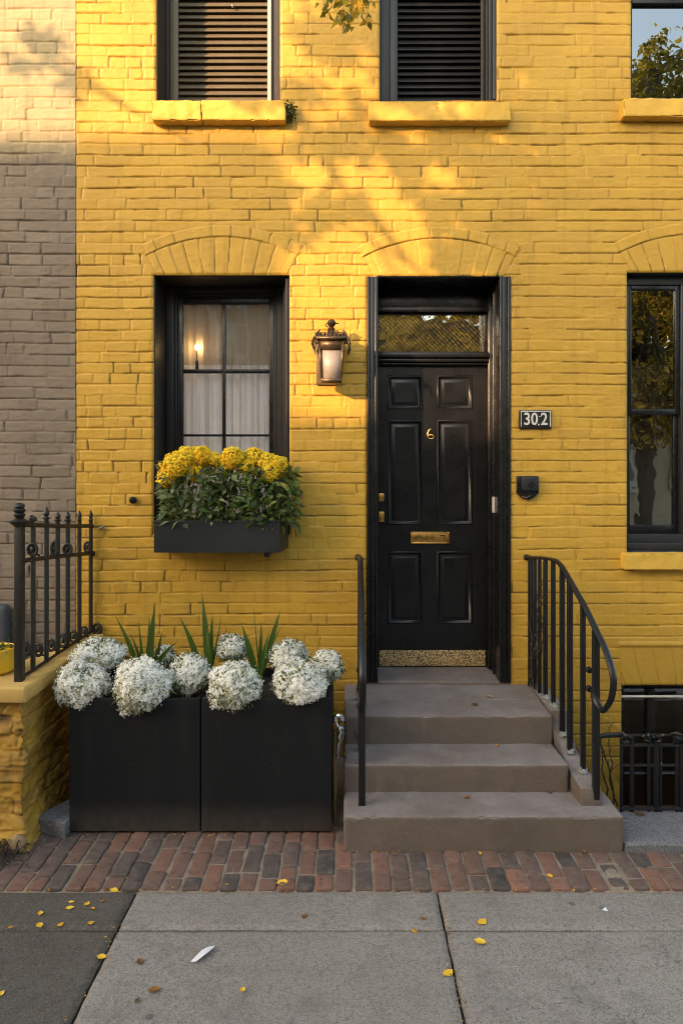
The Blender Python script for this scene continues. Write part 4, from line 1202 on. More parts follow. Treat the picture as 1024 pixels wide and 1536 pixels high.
spiky('spiky green plant at the left between the white mounds', (222, 985), [(172, 922, .12, .035, -.05), (233, 905, -.05, .045, 0), (224, 922, .02, .026, .05), (207, 925, .05, .018, .04), (268, 962, .25, .03, -.08), (196, 950, .1, .03, .03), (243, 948, -.1, .028, .04)], -.62, 1)
spiky('tallest spiky green plant, in the centre behind the seam of the planters', (313, 990), [(303, 889, -.02, .042, 0), (268, 923, .15, .04, -.05), (319, 920, .02, .036, .03), (285, 958, .12, .026, -.04), (333, 922, -.06, .014, .05), (310, 940, 0, .03, -.05)], -.62, 2)
spiky('spiky green plant at the right between the white mounds', (388, 995), [(362, 934, .1, .034, -.04), (392, 930, 0, .026, .02), (421, 913, -.12, .036, 0), (424, 938, .15, .02, .04), (380, 905, 0, .008, .06), (404, 945, -.05, .03, -.04), (372, 955, .1, .028, .03)], -.62, 3)

# ------------------------------------------------------------------ stone steps
stoop = thing('stoop', 'brownstone stoop of three worn steps leading up to the black door', 'steps', (.6, -.5, 0))
y1s, y2s, y3s = -1.105, -.848, -.572
z1s, z2s, z3s = .168, .305, .459
for (x0, x1, ya, yb, za, zb_, lab, sd) in ((-.022, 1.311, y1s, y2s + .02, -.02, z1s, 'lowest and widest stone step', 2), (-.022, 1.128, y2s, y3s + .02, .12, z2s, None, 4), (-.022, 1.128, y3s, -.30, .25, z3s, None, 6), (-.022, 1.19, -.302, .002, .25, z3s - .002, None, 7)):
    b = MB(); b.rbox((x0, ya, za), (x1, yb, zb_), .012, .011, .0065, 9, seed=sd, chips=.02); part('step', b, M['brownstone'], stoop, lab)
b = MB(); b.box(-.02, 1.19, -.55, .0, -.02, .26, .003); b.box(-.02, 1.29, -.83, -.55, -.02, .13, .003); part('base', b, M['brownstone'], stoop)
prof = [(-.02, .14), (-.02, z3s + .016), (-.30, z3s + .012), (-.50, z3s + .004)]
for s in np.linspace(0, 1, 14)[1:]:
    a = s * PI / 2
    prof.append((-.50 - .40 * (1 - math.cos(a)) ** 1.0 * .95, z3s + .004 - .205 * math.sin(a) ** 1.0))
prof += [(-.985, .246), (-.995, .225), (-.997, .165), (-.84, .165)]
prof = [(a, b_) for a, b_ in prof]
b = MB()
pr = np.array(prof)
xs_ = [1.129, 1.134, 1.225, 1.231]
ins = [.004, 0, 0, .004]
cen = np.array([-.4, .28])
V = []; n = len(pr)
for xx, i_ in zip(xs_, ins):
    sh = pr + norm(cen - pr) * i_
    V += [(xx + (.05 if True else 0) * max(0, (-yy - .5)) * .6 * (1 if xx > 1.1 else 1), yy, zz) for yy, zz in sh]
V = np.array(V); Q = []; a = np.arange(n); bb = (a + 1) % n
for k in range(3): Q.append(np.stack([k * n + a, (k + 1) * n + a, (k + 1) * n + bb, k * n + bb], -1))
bmx = bmesh.new()
vv = [bmx.verts.new(v) for v in V]
for q in np.concatenate(Q): bmx.faces.new([vv[i] for i in q])
f1 = bmx.faces.new([vv[i] for i in range(n)]); f2 = bmx.faces.new([vv[3 * n + i] for i in range(n)])
bmesh.ops.triangulate(bmx, faces=[f1, f2]); bmesh.ops.recalc_face_normals(bmx, faces=bmx.faces)
b.add([v.co[:] for v in bmx.verts], q=[[v.index for v in f.verts] for f in bmx.faces if len(f.verts) == 4] if not bmx.verts.index_update() else None, t=[[v.index for v in f.verts] for f in bmx.faces if len(f.verts) == 3])
bmx.free()
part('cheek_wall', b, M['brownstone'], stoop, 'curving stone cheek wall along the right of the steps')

# ------------------------------------------------------------------ iron railings of the stoop
RX = 1.17
rail = thing('stair_railing', 'black iron stair railing on the right of the steps with curled end and worn paint', 'railing', (RX, -.5, 0), 'iron railings of the stoop')
def rx(y): return 1.132 + .088 * (-y - .05) / .93
hp = [(-.005, 1.262), (-.10, 1.270), (-.30, 1.292), (-.46, 1.300), (-.54, 1.285), (-.60, 1.256), (-.74, 1.18), (-.86, 1.112), (-.98, 1.030), (-1.08, .962), (-1.145, .890), (-1.168, .825), (-1.145, .745), (-1.10, .69), (-1.055, .652)]
b = MB()
def smooth_path(pts, n=6):
    pts = np.asarray(pts, float); out = []
    Pp = np.concatenate([[2 * pts[0] - pts[1]], pts, [2 * pts[-1] - pts[-2]]])
    for k in range(1, len(Pp) - 2):
        for t in np.arange(n) / n:
            out.append(.5 * ((2 * Pp[k]) + (-Pp[k - 1] + Pp[k + 1]) * t + (2 * Pp[k - 1] - 5 * Pp[k] + 4 * Pp[k + 1] - Pp[k + 2]) * t * t + (-Pp[k - 1] + 3 * Pp[k] - 3 * Pp[k + 1] + Pp[k + 2]) * t ** 3))
    return np.array(out + [pts[-1]])
P3 = smooth_path([(rx(y), y, z) for y, z in hp])
b.tube(P3, .0165, 10, flat=(.62, 1.0), up=(0, 0, 1))
hr = part('handrail', b, M['iron'], rail)
b = MB(); b.lathe([(.0001, -.02), (.016, -.018), (.021, 0), (.016, .018), (.0001, .02)], (rx(0) - .004, -.012, 1.258), 12, 'x'); part('end_knob', b, M['iron'], hr)
b = MB(); b.tube([(rx(-1.05), -1.052, .655), (rx(-1.0), -1.01, .665), (rx(-1.0) - .012, -.985, .70), (rx(-1.0) - .02, -.985, .73)], [.012, .016, .017, .010], 8); part('scroll_tip', b, M['iron'], hr)
def zrail(y): 
    ys_ = np.array([h_[0] for h_ in hp[:10]]); zs2 = np.array([h_[1] for h_ in hp[:10]])
    return float(np.interp(-y, -ys_, zs2))
def zcheek(y):
    if y > -.5: return z3s + .008
    s = math.acos(max(-1, 1 - (-.5 - y) / .38)) if y > -.88 else PI / 2
    return z3s + .004 - .205 * math.sin(min(s, PI / 2))
b = MB(); yy = -.98; b.box(rx(yy) - .016, rx(yy) + .016, yy - .016, yy + .016, z1s - .005, zrail(yy) - .004, .003); part('newel_post', b, M['iron'], rail)
for i, (yy, w) in enumerate(((-.045, .010), (-.085, .008), (-.14, .009), (-.215, .010), (-.31, .012), (-.43, .012), (-.56, .013), (-.665, .014), (-.83, .012))):
    b = MB(); zc = zcheek(yy) - .012
    b.box(rx(yy) - w, rx(yy) + w, yy - w, yy + w, zc, zrail(yy) - .004, .003); br = part('baluster', b, M['iron'], rail)
    if i > 3:
        b = MB(); b.ball((rx(yy) + .004, yy - .003, zc + .018), .026, 7, .9, 2.2, i, sq=(1.0, .9, .8)); part('foot', b, M['lead'], br)
for (py_, q) in ((1005, 0), (1033, 1)):
    yy = -.93; b = MB(); z = PZ(py_, yy); x = PX(883, yy)
    b.lathe([(.0001, -.012), (.012, -.012), (.017, -.004), (.017, .006), (.008, .012), (.0001, .012)], (x, yy, z), 12, 'y'); b.tube([(x, yy, z), (rx(yy) + .0, yy - .04, z)], .005, 6); part('rosette', b, M['iron'], rail)
rl = dup(rail, (.0635, -.5, 0), 'black iron stair railing on the left of the steps, seen end on as one post', 'iron railings of the stoop')

rl.rotation_euler = (0, 0, -math.atan(.088 / .93))

# dry vine caught in the right railing
b = MB(); rng = random.Random(3)
for q in range(5):
    pts = []; x, y, z = rx(-.12) + rng.uniform(-.01, .02), -.10 - .02 * q, z3s + .02
    while z < 1.15 - .12 * (q % 3):
        pts.append((x, y, z)); x += rng.uniform(-.018, .018); y += rng.uniform(-.02, .018); z += rng.uniform(.02, .06); y = min(-.05, max(-.28, y)); x = min(1.17, max(1.12, x))
    b.tube(pts, [.0055 - .003 * i / len(pts) for i in range(len(pts))], 5)
    for p in pts[2::2]:
        b.tube([p, (p[0] + rng.uniform(-.02, .02), p[1] + rng.uniform(-.04, .04), p[2] + rng.uniform(.01, .06))], [.003, .0015], 4)
        if rng.random() < .5: b.ball((p[0], p[1], p[2]), .010, 5, .8, 2, q)
solo('dry_vine', b, M['twig'], 'dry leafless vine twisted through the right stair railing by the wall', 'plant', loc=(1.14, -.12, z3s))

# ------------------------------------------------------------------ chrome door handle leaning between planter and stoop
cy = -.86
t = thing('metal_hook', 'bent chrome hook on a rusty bar in the gap between planter and steps', 'hook', (PX(506, cy), cy, 0))
b = MB(); b.tube(smooth_path([W(505, 1138, cy), W(508, 1120, cy), W(509.5, 1106, cy), W(512, 1095, cy), W(507, 1091, cy)], 5), [.006] + [.011] * 8 + [.017] * 6 + [.018] * 5 + [.006], 10)
b.tube(smooth_path([W(506.5, 1090, cy), W(503.5, 1082, cy), W(503, 1075, cy), W(509, 1073.5, cy), W(514, 1077, cy), W(513, 1083, cy)], 5), [.007] * 5 + [.012] * 18 + [.012, .006, .004], 10); part('hook', b, M['chrome'], t)
b = MB(); b.tube([W(502.5, 1095, cy), W(501.5, 1140, cy), W(502.5, 1222, cy), (PX(502.5, cy), cy, 0.0)], .009, 6); b.tube([W(505, 1148, cy + .03), W(504, 1210, cy + .03)], .005, 6); part('bar', b, M['rust'], t)

# ------------------------------------------------------------------ low wall with iron fence at the left
def low_fn(U, V):
    h, c, t = bricks(U, V, 61, c=.078, L=.24, bd=.013, hd=.010, wob=.016, off=.007, rough=.009, crack=.5)
    h = h + .022 * fbm2(U * 5, V * 6, 62, 3) + .010 * (fbm2(U * 16, V * 20, 63, 3)) - .012
    hole = np.clip(fbm2(U * 7, V * 9, 64, 3) - .30, 0, 1)
    return h - hole * .08, np.clip(c + hole * 3, 0, 1), t
LX, LYF = -1.548, -1.085
def low_map(U, V, H):
    # u < 0 along the front (x), u > 0 along the side (y); flare slightly at the foot
    fl = .03 * np.clip(1 - V / .25, 0, 1)
    H = H + fl
    r = .03
    x = np.where(U < 0, LX + U, LX + H); y = np.where(U < 0, LYF - H, LYF + U)
    w = np.clip(1 - np.abs(U) / r, 0, 1) * .5
    x = np.where(U < 0, x + H * w - .006 * w, x - .006 * w); y = np.where(U < 0, y + .006 * w, y - H * w + .006 * w)
    return np.stack([x, y, V], -1)
lw = thing('low_wall', 'rough yellow painted brick low wall with tan stone cap by the left edge', 'wall', (LX, -.5, 0))
o = relief_object('brickwork', np.concatenate([np.linspace(-.9, -.35, 30)[:-1], np.linspace(-.35, 1.08, 205)]), np.linspace(-.02, .71, 120), low_fn, low_map, [], M['yellow_low'], .02)
o.parent = lw; o.location = (-LX, .5, 0)
b = MB(); zc0, zc1 = .705, .783
b.rbox((-2.5, -1.108, zc0), (-1.53, -.74, zc1), .012, .02, .006, 8, seed=4, chips=.02); b.rbox((-1.76, -.742, zc0 + .001), (-1.531, -.006, zc1 - .001), .012, .02, .006, 8, seed=4, chips=.02)
part('cap', b, M['cap'], lw)

fence = thing('iron_fence', 'black wrought iron fence panel with spear tips on the low yellow wall', 'fence', (-1.61, -.5, .783))
fx, fy = -1.612, -.995
b = MB(); b.box(fx - .020, fx + .020, fy - .020, fy + .020, .775, 1.560, .004); fp = part('post', b, M['iron_old'], fence)
b = MB(); b.lathe([(.020, 1.535), (.030, 1.545), (.048, 1.560), (.050, 1.566), (.030, 1.574), (.018, 1.580), (.024, 1.59), (.028, 1.598), (.020, 1.606), (.027, 1.614), (.029, 1.622), (.020, 1.630), (.025, 1.638), (.022, 1.648), (.012, 1.655), (.0001, 1.657)], (fx, fy, 0), 12); part('finial', b, M['iron_old'], fp)
zu = lambda y: 1.455 + (-y) * .095
zm_ = lambda y: 1.283 + (-y) * .088
for i, (px_, tip, kind) in enumerate(((50, 776, 0), (70, 759, 1), (87, 767, 2), (102, 766, 2), (119.5, 765, 3), (136.5, 764, 3))):
    y = -1.611 * F / (px_ - 522) * -1 - 4.5 if False else (1.611 * F / (522 - px_)) - 4.5
    b = MB(); b.tube([(-1.611, y, .79), (-1.611, y, zu(y) + .01)], .0125, 8); br = part('bar', b, M['iron_old'], fence)
    zt_ = PZ(tip, y); z0_ = zu(y) + .008; L_ = zt_ - z0_
    b = MB()
    if kind == 0: b.ball((-1.615, y, z0_ + .02), .018, 6, .9, 2, 3); b.tube([(-1.605, y, z0_ + .01), (-1.602, y, zt_)], [.008, .003], 5)
    else:
        p_ = [(.0125, 0), (.0125, L_ * .25), (.016, L_ * .32), (.010, L_ * .4), (.0145 + .003 * (kind < 3), L_ * .58), (.010, L_ * .8), (.0001, L_)]
        b.lathe([(a, z0_ + h_) for a, h_ in p_], (-1.611, y, 0), 8)
        if kind in (1, 2): b.tube([(-1.63, y, z0_ + L_ * .3), (-1.592, y, z0_ + L_ * .3)], .005, 5)
    part('spear_tip', b, M['iron_old'], br)
b = MB(); b.tube([(-1.611, -.99, zu(-.99)), (-1.611, -.5, zu(-.5) - .004), (-1.611, .0, zu(0))], .012, 8); part('rail', b, M['iron_old'], fence)
b = MB(); b.tube([(-1.611, -.93, zm_(-.93)), (-1.611, -.4, zm_(-.4) + .003), (-1.611, .0, zm_(0))], .012, 8); b.ball((-1.611, -.93, zm_(-.93)), .013, 6); b.ball((-1.611, -.01, zm_(0)), .02, 6); part('rail', b, M['iron_old'], fence)
b = MB(); b.tube([(-1.611, -.98, .793), (-1.611, -.01, .793)], .009, 6, flat=(1, 1)); part('rail', b, M['iron_old'], fence)
def ring_orn(px_, py_, r, y, name='roundel', eye=True, sq=1.0):
    c = np.array(W(px_, py_, y)); R = r / S(y); b = MB(); a = np.linspace(0, 2 * PI, 17)[:-1]
    b.tube(np.stack([c[0] + R * .8 * sq * np.cos(a), np.full(16, c[1]), c[2] + R * np.sin(a)], -1), R * .28, 7, closed=True)
    if eye: b.ball(c, R * .5, 7, .4, 2, int(px_), sq=(sq, .6, 1))
    b.tube([(c[0] + .01, c[1], c[2] - R * .8), (c[0] + .03, c[1] + .02, c[2] - R * 1.2)], .006, 5)
    return part(name, b, M['iron_old'], fence)
ring_orn(49, 824, 8.5, -.86); ring_orn(101.5, 823.5, 7.5, -.42); ring_orn(131, 821, 7.5, -.09, sq=.6); ring_orn(82, 823, 10, -.57, eye=True, sq=.5)
for (px_, py_, r) in ((39, 974, 9), (58, 975, 8.5), (77, 968, 8), (94, 961, 9), (110, 955, 8), (126, 948, 7.5), (146, 944, 8)):
    y = min(-.02, (1.625 * F / (522 - px_)) - 4.5); ring_orn(px_, py_, r, y, 'scroll', True, .85)
b = MB(); b.tube([(-1.56, -.006, 1.44), (-1.53, -.03, 1.455)], [.012, .006], 6); part('wall_tie', b, M['lead'], fence)

pot = thing('flower_pot', 'bright yellow pot of dark soil on the low wall at the left edge', 'pot', (-1.80, -.86, .783))
b = MB(); b.lathe([(.0001, .784), (.078, .784), (.098, .80), (.104, .86), (.102, .905), (.096, .912), (.09, .905), (.0001, .895)], (-1.80, -.86, 0), 12); part('bowl', b, M['pot'], pot)
b = MB(); rg = np.random.default_rng(5); leaves(b, np.array([-1.80, -.86, .905]) + rg.normal(size=(120, 3)) * [.045, .045, .008], rand_dirs(rg, 120), rand_dirs(rg, 120), .03, .015, rg.uniform(0, .7, 120)); part('seedling_mat', b, M['leaf_dark'], pot, smooth=False)
b = MB(); b.rbox((-2.42, -.10, .60), (-2.105, -.012, .975), .03, .04, .01, 6); solo('dark_patch_box', b, M['bin'], 'made-up dark slate box in place of the dark patch on the grey brick wall', 'box', loc=(-2.26, -.05, .6))  # made-up box, put where the wall only turns dark
b = MB(); b.box(-2.45, -1.78, -.73, .0, -.02, .60, .01); solo('earth_bank', b, M['soil'], kind='structure')

# stones and litter at the foot of the low wall
gx, gy = G(92, 1258); b = MB()
b.add([(gx - .13, gy + .05, .0), (gx + .02, gy - .01, .0), (gx + .03, gy + .22, .0), (gx - .06, gy + .25, 0), (gx - .16, gy + .06, .075), (gx + .025, gy - .015, .085), (gx + .035, gy + .22, .10), (gx - .02, gy + .26, .10)], q=[(0, 1, 5, 4), (1, 2, 6, 5), (2, 3, 7, 6), (3, 0, 4, 7), (4, 5, 6, 7), (3, 2, 1, 0)])
o = solo('stone_block', b, M['granite'], 'broken grey granite block wedged between the low wall and planter', 'stone', loc=(gx, gy, 0), smooth=False)
bm = bmesh.new(); bm.from_mesh(o.data); bmesh.ops.bevel(bm, geom=bm.edges[:], offset=.008, segments=2, affect='EDGES', profile=.6); bmesh.ops.subdivide_edges(bm, edges=bm.edges[:], cuts=2, use_grid_fill=True); bm.to_mesh(o.data); bm.free()
co = np.array([v.co[:] for v in o.data.vertices]); co += (norm(co) * (fbm3(co, 22, 3, 2) * .012)[:, None]); o.data.vertices.foreach_set('co', co.ravel()); o.data.update()
gx, gy = G(26, 1278); b = MB(); b.ball((gx, gy, .035), .045, 10, .35, 1.5, 4, sq=(1, .8, .95)); solo('cobble', b, M['cobble'], 'rounded tan cobble at the corner of the low wall', 'stone', loc=(gx, gy, 0))
b = MB(); rng = random.Random(9); gx, gy = G(4, 1292)
for q in range(90):
    x, y = gx + rng.uniform(-.12, .06), gy + rng.uniform(-.06, .10); a = rng.uniform(0, 6.28); l = rng.uniform(.03, .12)
    b.tube([(x, y, .004 + rng.random() * .04), (x + math.cos(a) * l * .5, y + math.sin(a) * l * .5, .03 + rng.random() * .05), (x + math.cos(a) * l, y + math.sin(a) * l, .004 + rng.random() * .03)], [.002, .0025, .001], 4)
solo('dead_grass', b, M['twig'], 'tangle of dead grass at the foot of the low wall', 'grass', kind='stuff', loc=(gx, gy, 0))

# ------------------------------------------------------------------ areaway guard
gy_ = -.80
guard = thing('window_guard', 'black iron guard with knotted top in front of the cellar window', 'railing', (2.0, gy_, .03))
for (py_, r, px0) in ((1103, .008, 932), (1118, .010, 930), (1148, .008, 930), (1212, .012, 930)):
    b = MB(); z = PZ(py_, gy_); b.tube([(PX(px0, gy_), gy_, z), (2.55, gy_, z)], r, 6); part('rail', b, M['iron'], guard)
for i, px_ in enumerate((931, 947, 972, 983, 990, 1014, 1021, 1040, 1058, 1075, 1092, 1108)):
    b = MB(); x = PX(px_, gy_); w = [.007, .009, .007, .011, .006, .007, .010][i % 7]
    b.box(x - w, x + w, gy_ - w, gy_ + w, .035, PZ(1104, gy_), .002); part('bar', b, M['iron'], guard)
rng = random.Random(8)
for px_ in (938, 970, 986, 1014, 1044, 1080):
    b = MB(); c = np.array(W(px_, 1108, gy_ - .012))
    for q in range(5):
        p0 = c + [rng.uniform(-.03, .03), rng.uniform(-.01, .01), rng.uniform(-.03, .03)]; p1 = c + [rng.uniform(-.03, .03), rng.uniform(-.015, .01), rng.uniform(-.03, .04)]
        b.tube([p0, (p0 + p1) / 2 + [0, -.015, .01], p1], [.006, .010, .004], 6)
    b.ball(c, .020, 6, .8, 2, px_); part('knot', b, M['iron'], guard)
b = MB(); b.tube([W(897, 1106, gy_), W(905, 1103, gy_), W(932, 1102, gy_)], [.008, .013, .013], 8); part('arm', b, M['iron'], guard)
b = MB(); rng = random.Random(12)
for q in range(3):
    x, y, z = PX(910, -.55) + .03 * q, -.55, -.05; pts = []
    while z < .38 + .05 * q: pts.append((x, y, z)); x += rng.uniform(-.02, .016); y += rng.uniform(-.02, .02); z += .05
    b.tube(pts, [.006 - .004 * i / len(pts) for i in range(len(pts))], 5)
    for p in pts[4:]: b.tube([p, (p[0] + rng.uniform(-.05, .05), p[1] + .01, p[2] + rng.uniform(.0, .05))], [.003, .0015], 4)
solo('dry_vine', b, M['twig'], 'dry twigs climbing beside the steps near the cellar window', 'plant', loc=(1.4, -.55, -.1))

# ------------------------------------------------------------------ ground
def slab_grid(name, x0, x1, y0, y1, z, mat, step=.012, amp=.004, seed=1, edge=.008, thick=.12, label=None):
    nx = max(2, int((x1 - x0) / step)); ny = max(2, int((y1 - y0) / step))
    X, Y = np.meshgrid(np.linspace(x0, x1, nx), np.linspace(y0, y1, ny), indexing='ij')
    e = np.minimum(np.minimum(X - x0, x1 - X), np.minimum(Y - y0, y1 - Y)) + .004 * fbm2(X * 30, Y * 30, seed + 9, 2)
    Zz = z + amp * fbm2(X * 1.6, Y * 1.6, seed) + .0016 * fbm2(X * 14, Y * 14, seed + 3, 2) - .010 * (1 - sstep(e, 0, edge * 2))
    P = np.stack([X, Y, Zz], -1)
    jit = (1 - sstep(e, 0, .02)) * .004
    P[..., 0] += jit * fbm2(X * 25, Y * 25, seed + 4, 2); P[..., 1] += jit * fbm2(X * 25, Y * 25, seed + 5, 2)
    idx = np.arange(nx * ny).reshape(nx, ny)
    q = np.stack([idx[:-1, :-1], idx[1:, :-1], idx[1:, 1:], idx[:-1, 1:]], -1).reshape(-1, 4)
    P = P.reshape(-1, 3)
    b = MB(); b.add(P, q=q)
    for ids, fl in ((idx[0, :], False), (idx[-1, :], True), (idx[:, 0], True), (idx[:, -1], False)):
        Pf = P[ids]; Pb = Pf - [0, 0, thick]; m = len(ids); a = np.arange(m - 1); qq = np.stack([a, a + 1, m + a + 1, m + a], -1)
        b.add(np.concatenate([Pf, Pb]), q=qq[:, ::-1] if not fl else qq)
    return b


g = .0045
YB = -1.408
xsl = [-6.0, -3.6, -2.25, -.917, .385, 1.69, 3.0, 6.0]
bl, bd_ = MB(), MB()
for i in range(len(xsl) - 1):
    for (ya, yb) in ((-1.664, YB), (-3.35, -1.664), (-5.5, -3.35)):
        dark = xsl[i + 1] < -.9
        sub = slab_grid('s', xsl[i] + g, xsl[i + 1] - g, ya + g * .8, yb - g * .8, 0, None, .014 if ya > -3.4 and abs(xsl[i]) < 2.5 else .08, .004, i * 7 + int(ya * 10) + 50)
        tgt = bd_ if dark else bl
        for v, q in zip(sub.v, sub.q):
            pass
        off = tgt.n
        Vv = np.concatenate(sub.v); Qq = np.concatenate(sub.q); tgt.add(Vv, q=Qq)
solo('sidewalk', bl, M['concrete'], kind='structure', angle=50)
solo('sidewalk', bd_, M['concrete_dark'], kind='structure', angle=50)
# bed under joints and bricks
b = MB()
def quad(mb, x0, x1, y0, y1, z): mb.add([(x0, y0, z), (x1, y0, z), (x1, y1, z), (x0, y1, z)], q=[(0, 1, 2, 3)])
quad(b, -6, 6, -5.5, -1.39, -.022); solo('sidewalk_bed', b, M['soil'], kind='structure', smooth=False)
b = slab_grid('m', -6, 1.36, YB + .002, .03, -.0035, None, .012, .004, 77); 
b2 = slab_grid('m', 1.36, 6, YB + .002, -1.05, -.0035, None, .012, .004, 78)
b.add(np.concatenate(b2.v), q=np.concatenate(b2.q)); solo('paving_bed', b, M['mortar'], kind='structure', angle=60)
b = MB(); rng = random.Random(31); x = -2.6; col = 0
while x < 2.9:
    w = .0765 + rng.uniform(-.004, .003); y = YB + .003; first = True
    ln = [.12, .205, .16, .09][(col * 3 + rng.randint(0, 1)) % 4] + rng.uniform(-.012, .012)
    cb = rng.random()
    while y < (-.86 if x < 1.3 else -1.06):
        tone = min(1, max(0, rng.gauss(.50 - .10 * (x > 1.5), .21)))
        if x < -1.2: tone *= .8
        A = Matrix.Translation((x + w / 2, y + ln / 2, 0)) @ Matrix.Rotation(rng.uniform(-.02, .02), 4, 'Z') @ Matrix.Rotation(rng.uniform(-.016, .016), 4, 'X') @ Matrix.Rotation(rng.uniform(-.02, .02), 4, 'Y')
        b.rbox((-w / 2, -ln / 2 + .003, -.05), (w / 2, ln / 2 - .003, .004 + rng.uniform(-.003, .004)), .009, .025, .010, 11, tone, A, seed=rng.randint(1, 9999))
        y += ln + .003; ln = .205 + rng.uniform(-.01, .012)
    x += w + .0085 + rng.uniform(-.003, .005); col += 1
solo('brick_paving', b, M['paver'], kind='structure', angle=60)
# areaway: stone ledge, floor, cheek
b = slab_grid('l', 1.318, 2.9, -1.122, -.82 + .03, .048, None, .02, .006, 91, .012, .1); solo('stone_ledge', b, M['bluestone'], kind='structure', angle=50)
b = MB(); b.box(1.30, 2.95, -.785, -.74, -.95, .03, .004); b.box(1.30, 1.335, -.74, .03, -.95, -.012, .004); b.box(2.9, 2.95, -.74, .0, -.95, .03, .004); b.box(1.30, 2.95, -.78, .05, -1.0, -.95, .004); solo('areaway', b, M['brownstone'], kind='structure')
# kerb, road, far sidewalk, ground
b = MB(); b.rbox((-14, -5.66, -.3), (14, -5.505, .0), .02, .5); solo('kerb', b, M['bluestone'], kind='structure')
b = MB(); quad(b, -60, 60, -11.2, -5.66, -.142); solo('road', b, M['asphalt'], kind='structure', smooth=False)
b = MB(); b.rbox((-60, -12.6, -.3), (60, -11.2, -.006), .02, 2.0); solo('far_sidewalk', b, M['concrete'], kind='structure')
b = MB()
R_ = 400
for (x0, x1, y0, y1) in ((-R_, R_, -R_, -.9), (-R_, 1.25, -.9, R_), (2.97, R_, -.9, R_), (1.25, 2.97, .1, R_)):
    quad(b, x0, x1, y0, y1, -.15 if y1 < -.5 else -.154)
solo('ground', b, M['asphalt'], kind='structure', smooth=False)

# ------------------------------------------------------------------ litter
def fallen(px_, py_, size, tone, label, z=0.0, rot=None, kind=0):
    rng = random.Random(int(px_ * 13 + py_)); x, y = G(px_, py_, z)
    b = MB(); a = rot if rot is not None else rng.uniform(0, 6.28)
    n = 7; m = 5; V = []; cu = rng.uniform(.15, .5); tw = rng.uniform(-.6, .6)
    for i in range(n):
        s = i / (n - 1); w = (.36 * math.sin(PI * min(1, s * 1.02) ** .85) + .02) * (1 + .12 * math.sin(i * 2.1))
        for j in range(m):
            t = (j / (m - 1) - .5) * 2; u = (s - .5) * size; v = t * w * size
            h = .003 + size * (cu * .35 * (abs(t) ** 1.5) * w * 2 + .22 * cu * (2 * s - 1) ** 2 + .12 * tw * t * (s - .5)) + .02 * size * math.sin(i * 1.9 + j)
            V.append((x + u * math.cos(a) - v * math.sin(a), y + u * math.sin(a) + v * math.cos(a), z + max(.002, h)))
    Q = [(i * m + j, i * m + j + 1, (i + 1) * m + j + 1, (i + 1) * m + j) for i in range(n - 1) for j in range(m - 1)]
    b.add(V, q=Q, tint=[min(1, max(0, tone + .12 * math.sin(k * 1.3))) for k in range(n * m)])
    b.tube([V[2], (V[2][0] - size * .25 * math.cos(a), V[2][1] - size * .25 * math.sin(a), z + .004)], .0012, 4, tint=tone * .6)
    solo('fallen_leaf', b, M['fallen'], label, 'leaf', 'fallen autumn leaves', loc=(x, y, z), angle=None)


Y_, B_ = .85, .12
for a in ((171, 1337, .045, .95, 'yellow leaf where the dark panel meets the bricks and pale slab'), (61, 1371, .03, .75, 'narrow yellow leaf on the dark panel, upper of the left pair'), (60, 1390, .036, .7, 'orange leaf lying on the left joint of the dark panel'), (91, 1388, .03, .6, 'thin curled orange leaf on the joint of the dark panel'),
          (105, 1363, .034, .95, 'bright yellow leaf in the middle of the cluster on the dark panel'), (107, 1354, .024, .8, 'small yellow leaf just above the bright one on the dark panel'), (131, 1357, .03, .7, 'olive yellow leaf right of the bright one on the dark panel'), (139, 1364, .022, .45, 'small tan leaf right of the olive one on the dark panel'),
          (153, 1353, .022, .35, 'small brown leaf at the right of the dark panel cluster'), (137, 1386, .028, .6, 'pale orange leaf near the crack on the dark panel joint'), (152, 1436, .038, .8, 'yellow leaf in the slanting crack between dark and pale slabs'), (16, 1392, .02, .5, 'tiny tan leaf near the left edge of the dark panel'),
          (2, 1492, .03, .85, 'yellow leaf cut by the left edge at the bottom'), (422, 1326, .055, .8, 'large curled yellow leaf at the front edge of the paving bricks'), (231, 1486, .042, .25, 'rust brown curled leaf on the left pale slab near the bottom'), (210, 1443, .034, .08, 'dark brown crumpled leaf on the pale slab above the rust one'),
          (207, 1502, .024, .1, 'small dark brown leaf below the rust brown one'), (364, 1486, .026, .75, 'thin yellow leaf alone on the middle slab near the bottom'), (456, 1376, .03, .15, 'brown leaf near the cross joint of the middle slab'), (718, 1281, .036, .95, 'yellow leaf against the foot of the lowest step'),
          (824, 1315, .035, .65, 'tan leaf on the right paving bricks'), (723, 1384, .048, .8, 'upper of two yellow leaves on the right slab'), (719, 1414, .048, .85, 'lower of two yellow leaves on the right slab'), (672, 1461, .046, .8, 'yellow leaf on the joint between the two right slabs'),
          (635, 1379, .026, .3, 'small brown leaf left of the joint crossing'), (622, 1398, .028, .5, 'thin tan leaf just below the joint left of the crossing')):
    fallen(*a)
for a in ((712, 1058, .05, .12, 'dark brown leaf on the top landing', z3s), (733, 1045, .036, .45, 'orange tan leaf behind the brown one on the landing', z3s), (700, 1197, .04, .2, 'brown leaf on the lowest tread in the middle', z1s), (823, 1188, .04, .02, 'blackened leaf on the lowest tread near the cheek wall', z1s), (745, 1119, .03, .45, 'tan leaf on the middle tread', z2s), (960, 1222, .05, .03, 'dark leaf under the cellar window guard on the ledge', .05)):
    fallen(*a)
x, y = G(303, 1433); b = MB()
